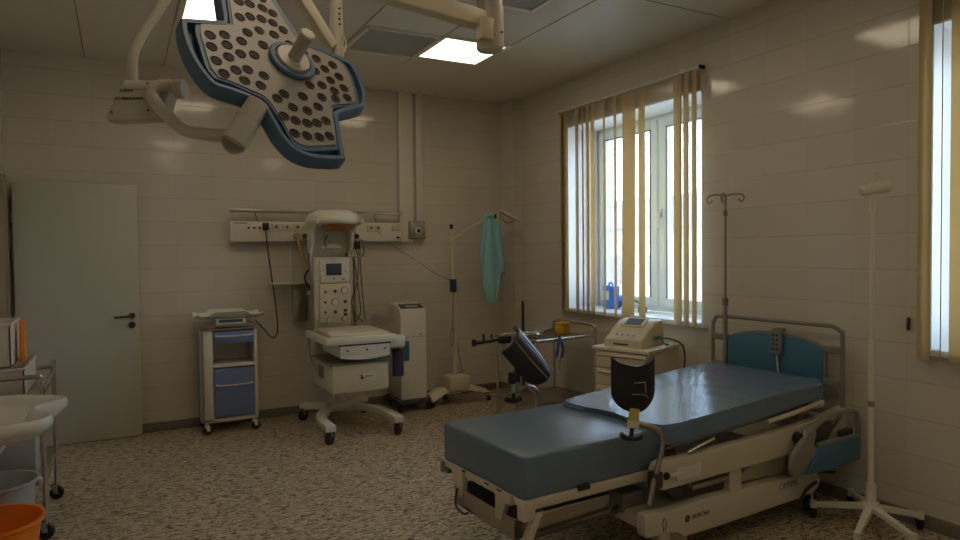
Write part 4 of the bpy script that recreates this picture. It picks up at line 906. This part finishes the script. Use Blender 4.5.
# far leg rest, tipped over
ctr = V((.585, .72, .925)); ax1 = V((.62, -.10, -.72)).normalized(); nrm = V((.15, -.80, .50)); nrm = (nrm-ax1*nrm.dot(ax1)).normalized(); wd = ax1.cross(nrm)
mt = Matrix(((wd.x, nrm.x, -ax1.x, ctr.x), (wd.y, nrm.y, -ax1.y, ctr.y), (wd.z, nrm.z, -ax1.z, ctr.z), (0, 0, 0, 1)))
b = MB(); b.grid(gutter(.31, .235, .060, .012), 26, 24, .022, m=mt @ Matrix.Rotation(R(0), 4, 'Z')); lf = b.build('leg_rest', 'black', bed, smooth=60)
b = MB()
for xx in (-.03, .045):
    yy = -.060*(1-math.cos(math.asin(min(1, abs(xx)/.10*math.sin(1.25)))))/(1-math.cos(1.25))
    b.tube([(xx, yy+.013, .15), (xx*1.0, yy+.013, -.02), (xx*.8, yy+.013, -.145)], .0028, n=6, smooth=4, m=mt)
b.build('piping', 'steel', lf)
b = MB(); b.cyl((.50, .735, .88), (.475, .74, .80), .022, n=16); b.box((.44, .72, .78), (.50, .77, .85), .015); b.build('rest_joint', 'black', lf)
b = MB(); b.cyl((.475, .74, .80), (.468, .74, .735), .020, n=16); b.build('joint_cup', 'steel', lf)
b = MB(); b.cyl((.465, .74, .74), (.460, .74, .70), .010, n=12); b.tube([(.41, .74, .705), (.46, .74, .690), (.51, .74, .70)], .014, n=10, smooth=4); b.build('clamp_knob', 'black', lf)
b = MB(); b.tube([(.47, .74, .745), (.56, .745, .755), (.62, .75, .725), (.645, .75, .66), (.63, .74, .55), (.62, .73, .40)], .0125, n=12, smooth=8); b.build('support_rod', 'steel', lf)
b = MB(); b.tube([(.45, .78, 1.03), (.34, .78, 1.02), (.24, .78, 1.015)], .010, n=10, smooth=0); b.box((.40, .765, 1.0), (.47, .795, 1.04), .006); b.cyl((.24, .78, 1.0), (.24, .78, 1.035), .012); b.cyl((.30, .78, 1.01), (.30, .78, 1.06), .006); b.cyl((.35, .78, 1.01), (.35, .78, 1.055), .006); b.build('clamp_arm', 'black', lf)

# bed hand control
rc = thing('bed_remote', 'grey bed hand control hooked over the blue head board', 'remote control', (3.600, 2.755, .84), R(3.5))
b = MB(); b.box((-.045, -.036, .0), (-.018, .036, .155), .010); b.box((-.040, -.025, .145), (.030, .025, .165), .006); b.build('housing', 'grey', rc)
b = MB()
for k in range(4): b.box((-.048, -.022, .03+k*.028), (-.044, -.004, .045+k*.028), .002); b.box((-.048, .004, .03+k*.028), (-.044, .022, .045+k*.028), .002)
b.build('button', 'darkgrey', rc)
b = MB(); b.tube([(-.03, 0, .005), (-.035, -.005, -.03), (-.03, -.01, -.10), (-.02, -.01, -.18)], .005, n=8, smooth=6); b.build('cable', 'white', rc)

# ------------------------------------------------------------------ white drip stand
iv = thing('drip_stand', 'white five legged drip stand with a rounded head in front of the bed head', 'drip stand', (3.47, 2.10, 0))
b = MB(); b.cyl((0, 0, .14), (0, 0, .25), .028, .024, n=20); b.cyl((0, 0, .115), (0, 0, .155), .05, .04, n=24); b.build('hub', 'white', iv)
for (x, y) in ((-.115, .25), (-.31, -.12), (-.09, -.265), (.225, -.13), (.225, .25)):
    d = V((x, y, 0)); s2 = V((-y, x, 0)).normalized()
    b = MB(); b.prism([V((0, 0, .115))+s2*.022, V((0, 0, .115))-s2*.022, V((x, y, .065))-s2*.013, V((x, y, .065))+s2*.013], (0, 0, .030), .005); b.cyl((x, y, .05), (x, y, .10), .018, n=14); b.build('leg', 'white', iv)
    caster(iv, x, y, .022, h=.055, fork='black')
b = MB(); b.cyl((0, 0, .2), (0, 0, 1.02), .015, n=16); b.cyl((0, 0, 1.0), (.0, 0, 1.74), .010, n=14); b.cyl((0, 0, 1.68), (0, 0, 1.785), .014, n=14); b.build('pole', 'white', iv)
b = MB(); b.cyl((0, 0, .66), (0, 0, .69), .016, n=14); b.build('lock_ring', 'grey', iv)
b = MB(); b.cyl((-.055, .02, 1.795), (.075, -.03, 1.82), .026, .034, n=24); b.cyl((.075, -.03, 1.82), (.085, -.034, 1.822), .034, .024, n=24); b.cyl((-.065, .024, 1.792), (-.055, .02, 1.795), .018, .026, n=20); b.tube([(.01, 0, 1.84), (.01, 0, 1.88), (.03, -.01, 1.89)], .004, n=6); b.build('rounded_head', mat('ivory_head', (.68, .62, .53), .4), iv)

# ------------------------------------------------------------------ vertical blinds
def blind(name, label, y0, y1, slats, zt_, zb_):
    t = thing(name, label, 'blind', (3.70, (y0+y1)/2, zt_))
    b = MB(); b.box((3.69, y0, zt_), (3.72, y1, zt_+.016), .003); b.box((3.72, y0+.2, zt_+.005), (W, y0+.23, zt_+.045)); b.box((3.72, y1-.23, zt_+.005), (W, y1-.2, zt_+.045)); b.build('head_rail', 'white', t, world=True)
    b = MB(); b.box((3.68, y0-.005, zt_-.006), (3.73, y0+.012, zt_+.02), .002); b.build('rail_end', 'black', t, world=True)
    for (yc, an, sway) in slats:
        dx, dy = .0635*math.cos(R(an)), .0635*math.sin(R(an))
        def f(u, v, yc=yc, dx=dx, dy=dy, sway=sway, an=an):
            q = 2*u-1; cv = .006*(1-q*q)
            x = 3.703+dx*q-math.sin(R(an))*cv; y = yc+dy*q+math.cos(R(an))*cv+sway*v*v
            return (min(x, W-.003), y, zt_-.012-(zt_-.012-zb_)*v)
        b = MB(); b.grid(f, 6, 12, .0015); b.build('slat', 'slat', t, world=True)
    b = MB()
    for (yc, an, sway) in slats: b.cyl((3.703, yc, zt_-.016), (3.703, yc, zt_+.002), .005, n=8)
    b.build('slat_carrier', 'white', t, world=True)
    return t
S1 = [(5.228, 61.1, 0), (5.168, 63.1, 0), (5.13, 62.9, 0), (4.972, 66.0, 0), (4.886, 58.9, 0), (4.816, 64.5, 0), (4.744, 68.0, 0), (4.584, 58.8, 0), (4.435, 59.7, 0), (4.262, 104, 0.02), (4.108, 71.7, 0), (3.718, 72.3, 0), (3.634, 62.5, 0), (3.554, 59.9, 0)]
blind('vertical_blind', 'beige vertical slat blind partly open across the far window', 3.48, 5.27, S1, 2.80, .93)
S2 = [(1.985, 90, 0), (1.945, 88, 0), (1.862+.01, 30, 0)] + [(1.78-.11*k, 88, 0) for k in range(14)]
S2 = [(1.968, 54, 0), (1.880, 25, 0)] + [(1.785-.115*k, 84, 0) for k in range(13)]
blind('vertical_blind', 'beige vertical slat blind at the right edge of the photo over the nearer window', .2, 2.05, S2, 2.87, .912)
wd_ = thing('blind_weight', 'small dark cord tag hanging beside the nearer window blind', 'cord', (3.735, 2.06, 1.05))
b = MB(); b.box((-.006, -.008, 0), (.004, .008, .07), .002); b.build('tag', 'bronze', wd_); b = MB(); b.tube([(0, 0, .07), (0, 0, .14)], .002, smooth=0, n=6); b.build('cord', 'white', wd_)

# sill things
bp = thing('blue_package', 'translucent blue plastic package standing on the far window sill', 'package', (4.0, 4.86, WZ0+.005), R(-20))
b = MB(); b.box((-.05, -.10, 0), (.05, .10, .21), .012); b.build('body', 'bluepack', bp); b = MB(); b.box((-.052, -.085, .08), (-.049, .085, .16)); b.build('label_panel', 'white', bp); b = MB(); b.tube([(0, -.05, .21), (0, -.03, .235), (0, .03, .235), (0, .05, .21)], .008, n=8); b.build('handle', 'bluepack', bp)
gs = thing('spray_nozzle', 'dark green curved plastic nozzle lying on the far window sill', 'nozzle', (3.93, 4.42, WZ0+.005))
b = MB(); b.tube([(0, .12, .08), (0, .09, .105), (0, .03, .10), (0, -.03, .08), (0, -.06, .03)], .014, n=8, smooth=5); b.build('spout', 'green', gs); b = MB(); b.box((-.03, -.09, 0), (.03, -.03, .05), .01); b.build('base', 'darkgrey', gs)

# ------------------------------------------------------------------ step stool beyond the bed
st = thing('step_stool', 'low chrome framed stool on the floor between the lamp base and the bed', 'stool', (3.27, 5.48, 0), R(8))
b = MB(); b.tube([(-.22, -.12, .14), (.22, -.12, .14), (.22, .12, .14), (-.22, .12, .14)], .009, closed=True, smooth=1, n=8); b.build('top_frame', 'chrome', st)
for x in (-.2, 0, .2):
    for y in (-.11, .11): b = MB(); b.cyl((x, y, .012), (x, y, .14), .008, n=10); lg = b.build('leg', 'chrome', st); b = MB(); b.cyl((x, y, 0), (x, y, .014), .012, n=10); b.build('foot_cap', 'white', lg)

# ------------------------------------------------------------------ left foreground
tr_ = thing('basin_trolley', 'chrome tube trolley on castors carrying the white basin at the left edge', 'trolley', (-.52, 3.55, 0))
# legs: rear (-.36,4.84) and mid (-.38,4.19)
tr_.location = (-.56, 4.50, 0)
for x in (-.16, .185):
    for y, nm in ((-.33, 'front'), (.33, 'rear')):
        xx = x; b = MB(); b.tube([(xx, y, .09), (xx, y, .60), (xx, y-.0, .80), (xx, y, .86 if y > 0 else .80)], .0125, n=12, smooth=0); b.build('leg', 'chrome', tr_); caster(tr_, xx, y, .038, h=.10, ang=R(-15), fork='chrome')
b = MB(); b.tube([(-.16, -.33, .80), (-.16, -.33, .84), (-.14, -.33, .865), (.155, -.33, .865), (.18, -.33, .845), (.185, -.33, .80)], .0125, n=12, smooth=4); b.build('front_bow', 'chrome', tr_)
b = MB()
for x in (-.16, .185): b.tube([(x, -.33, .80), (x, .33, .80)], .0125, n=12, smooth=0); b.tube([(x, -.33, .30), (x, .33, .30)], .010, n=10, smooth=0)
b.tube([(-.16, .33, .82), (.185, .33, .82)], .012, smooth=0); islands(b, 'side_rail', 'chrome', tr_)
b = MB(); b.box((-.16, -.33, .29), (.185, .33, .30), .003); b.build('lower_shelf', 'steel', tr_)
b = MB(); b.box((-.16, -.32, .735), (.18, .32, .745), .003); b.build('upper_shelf', 'steel', tr_)
# white boxes on trolley
def open_box(name, label, loc, sx, sy, h, m_, rz=0):
    t = thing(name, label, 'box', loc, rz)
    b = MB(); tt = .006
    for q in (((-sx, -sy, 0), (sx, -sy+tt, h)), ((-sx, sy-tt, 0), (sx, sy, h)), ((-sx, -sy, 0), (-sx+tt, sy, h)), ((sx-tt, -sy, 0), (sx, sy, h)), ((-sx, -sy, 0), (sx, sy, tt))): b.box(*q)
    b.build('body', m_, t)
    b = MB()
    for q in (((-sx-.008, -sy-.008, h-.012), (sx+.008, -sy+.004, h)), ((-sx-.008, sy-.004, h-.012), (sx+.008, sy+.008, h)), ((-sx-.008, -sy, h-.012), (-sx+.004, sy, h)), ((sx-.004, -sy, h-.012), (sx+.008, sy, h))): b.box(*q, .002)
    b.build('rim', m_, t); return t
open_box('storage_box', 'large white plastic box on the trolley at the left edge, below the smaller box', (-.60, 4.55, .745), .135, .27, .155, 'white')
open_box('storage_box', 'smaller white plastic box stacked on the large white box beside the orange folder', (-.625, 4.50, .906), .10, .19, .235, 'white')
of = thing('orange_folder', 'bright orange plastic sheet standing upright in the white box at the left edge', 'folder', (-.505, 4.52, .91))
b = MB(); b.prism([(0, -.07, 0), (0, .07, 0), (0, .075, .10), (0, .045, .20), (0, .015, .235), (0, -.01, .22), (0, -.045, .15), (0, -.065, .07)], (.022, 0, 0), .006); b.build('sheet', 'orange', of)
b = MB(); b.tube([(.024, -.02, .01), (.024, -.01, .15)], .006, smooth=0); b.build('fold', 'yellow', of)
# basin with wavy edge
bn = thing('white_basin', 'glossy white basin with wavy rolled rim at the left edge', 'basin', (-.55, 3.35, .0))
rim = [(-.255, 3.565), (-.235, 3.535), (-.245, 3.49), (-.275, 3.455), (-.325, 3.40), (-.338, 3.34), (-.315, 3.28), (-.270, 3.215), (-.262, 3.16), (-.285, 3.095), (-.345, 3.065), (-.43, 3.045), (-.53, 3.035), (-.64, 3.05), (-.70, 3.10), (-.735, 3.2), (-.745, 3.5), (-.72, 3.64), (-.62, 3.70), (-.50, 3.705), (-.39, 3.67), (-.30, 3.61)]
rs = []
N_ = len(rim)
for i in range(N_):
    p0, p1, p2, p3 = (V((*rim[(i+j-1) % N_], 0)) for j in range(4))
    for k in range(4):
        t = k/4; rs.append(.5*((2*p1)+(-p0+p2)*t+(2*p0-5*p1+4*p2-p3)*t*t+(-p0+3*p1-3*p2+p3)*t**3))
cen = V((-.52, 3.33, 0))
b = MB(); rings = []
for (sc1, z) in ((1.0, .812), (1.035, .822), (1.045, .842), (1.02, .862), (.975, .862), (.93, .848), (.895, .83), (.82, .80), (.60, .775), (.3, .770)):
    rings.append([b.bm.verts.new(V((cen.x+(p.x-cen.x)*sc1, cen.y+(p.y-cen.y)*sc1, z))) for p in rs])
for (sc1, z) in ((.3, .758), (.62, .760), (.83, .775), (.92, .79), (.975, .806)):
    rings.append([b.bm.verts.new(V((cen.x+(p.x-cen.x)*sc1, cen.y+(p.y-cen.y)*sc1, z))) for p in rs])
for A, B_ in zip(rings, rings[1:]+rings[:1]):
    if A is rings[9]: continue
    for i in range(len(A)): b.bm.faces.new((A[i], A[(i+1) % len(A)], B_[(i+1) % len(A)], B_[i]))
b.bm.faces.new(rings[9]); b.bm.faces.new(rings[10][::-1])
b.build('bowl', 'ceramic', bn, world=True, smooth=70)
b = MB(); b.cyl((-.66, 3.14, 0), (-.66, 3.14, .74), .022, n=16); b.cyl((-.66, 3.14, 0), (-.66, 3.14, .03), .09, n=28); b.box((-.72, 3.1, .73), (-.42, 3.5, .762), .01); b.build('pedestal', 'white', bn, world=True)
# buckets
def bucket(name, label, loc, r, h, m_, rz=0):
    t = thing(name, label, 'bucket', loc, rz)
    b = MB(); b.lathe([(0, 0), (r*.74, 0), (r*.76, .01), (r*.97, h-.02), (r*1.0, h-.018), (r*1.05, h-.012), (r*1.05, h), (r*.985, h), (r*.95, h-.02), (r*.72, .012), (0, .012)], n=48); b.build('body', m_, t)
    b = MB(); b.box((r*.98, -.025, h-.05), (r*1.10, .025, h-.012), .006); b.box((-r*1.10, -.025, h-.05), (-r*.98, .025, h-.012), .006); islands(b, 'handle_lug', m_, t)
    return t
bucket('bucket', 'grey plastic bucket on the floor behind the orange bucket', (-.555, 3.965, 0), .170, .40, 'bucketgrey')
bucket('bucket', 'orange plastic bucket at the lower left corner of the photo', (-.53, 3.56, 0), .20, .342, 'orange', R(100))
wb = thing('waste_bag', 'pale bag in a white holder behind the grey bucket', 'bag', (-.54, 4.40, .302))
b = MB(); b.box((-.13, -.09, 0), (.115, .09, .22), .01); b.build('holder', 'bucketgrey', wb)
b = MB(); b.grid(lambda u, v: (-.02+(.085+.018*math.sin(9*u*2*math.pi))*math.cos(2*math.pi*u)*(1-.5*v), (.06+.01*math.sin(7*u*6.28))*math.sin(2*math.pi*u)*(1-.5*v), .20+.10*v), 48, 8); b.build('bag', mat('pale_bag', (.55, .52, .38), .6), wb, smooth=80)

# ------------------------------------------------------------------ light
wld = bpy.data.worlds.new('sky'); sc.world = wld; wld.use_nodes = True
nt = wld.node_tree; bg = nt.nodes['Background']
sky = nt.nodes.new('ShaderNodeTexSky'); sky.sky_type = 'NISHITA'; sky.sun_disc = False; sky.sun_elevation = R(35); sky.sun_rotation = R(200); sky.dust_density = 2
mxw = nt.nodes.new('ShaderNodeMix'); mxw.data_type = 'RGBA'; mxw.inputs['Factor'].default_value = .85
nt.links.new(sky.outputs[0], mxw.inputs['A']); mxw.inputs['B'].default_value = (.60, .80, 1.0, 1)
nt.links.new(mxw.outputs['Result'], bg.inputs['Color']); bg.inputs['Strength'].default_value = 30.0
for (y0, y1) in ((WY0, WY1), (V0, V1)):
    L_ = bpy.data.lights.new('portal', 'AREA'); L_.shape = 'RECTANGLE'; L_.size = WZ1-WZ0; L_.size_y = y1-y0
    L_.cycles.is_portal = True
    lo = bpy.data.objects.new('window_portal', L_); COL.objects.link(lo); lo.location = (W+.46, (y0+y1)/2, (WZ0+WZ1)/2); lo.rotation_euler = (0, R(90), 0)

# ------------------------------------------------------------------ camera
cam = bpy.data.cameras.new('camera'); co = bpy.data.objects.new('camera', cam); COL.objects.link(co)
cam.sensor_width = 36; cam.lens = 666.7/960*36; cam.clip_start = .05
yaw, pitch, roll = R(28.347), R(1.614), R(-.593)
f = V((math.sin(yaw)*math.cos(pitch), math.cos(yaw)*math.cos(pitch), -math.sin(pitch))); r = V((math.cos(yaw), -math.sin(yaw), 0)); u = r.cross(f)
r2 = r*math.cos(roll)+u*math.sin(roll); u2 = -r*math.sin(roll)+u*math.cos(roll)
co.matrix_world = Matrix(((r2.x, u2.x, -f.x, 0), (r2.y, u2.y, -f.y, 0), (r2.z, u2.z, -f.z, 1.5), (0, 0, 0, 1)))
sc.camera = co
sc.view_settings.view_transform = 'Standard'; sc.view_settings.look = 'None'; sc.view_settings.gamma = 1.0; sc.view_settings.use_curve_mapping = False
sc.view_settings.exposure = -1.6
sc.cycles.max_bounces = 8; sc.cycles.diffuse_bounces = 5; sc.cycles.glossy_bounces = 4; sc.cycles.transparent_max_bounces = 16
sc.cycles.sample_clamp_indirect = 8; sc.cycles.use_denoising = True; sc.cycles.caustics_reflective = False; sc.cycles.caustics_refractive = False
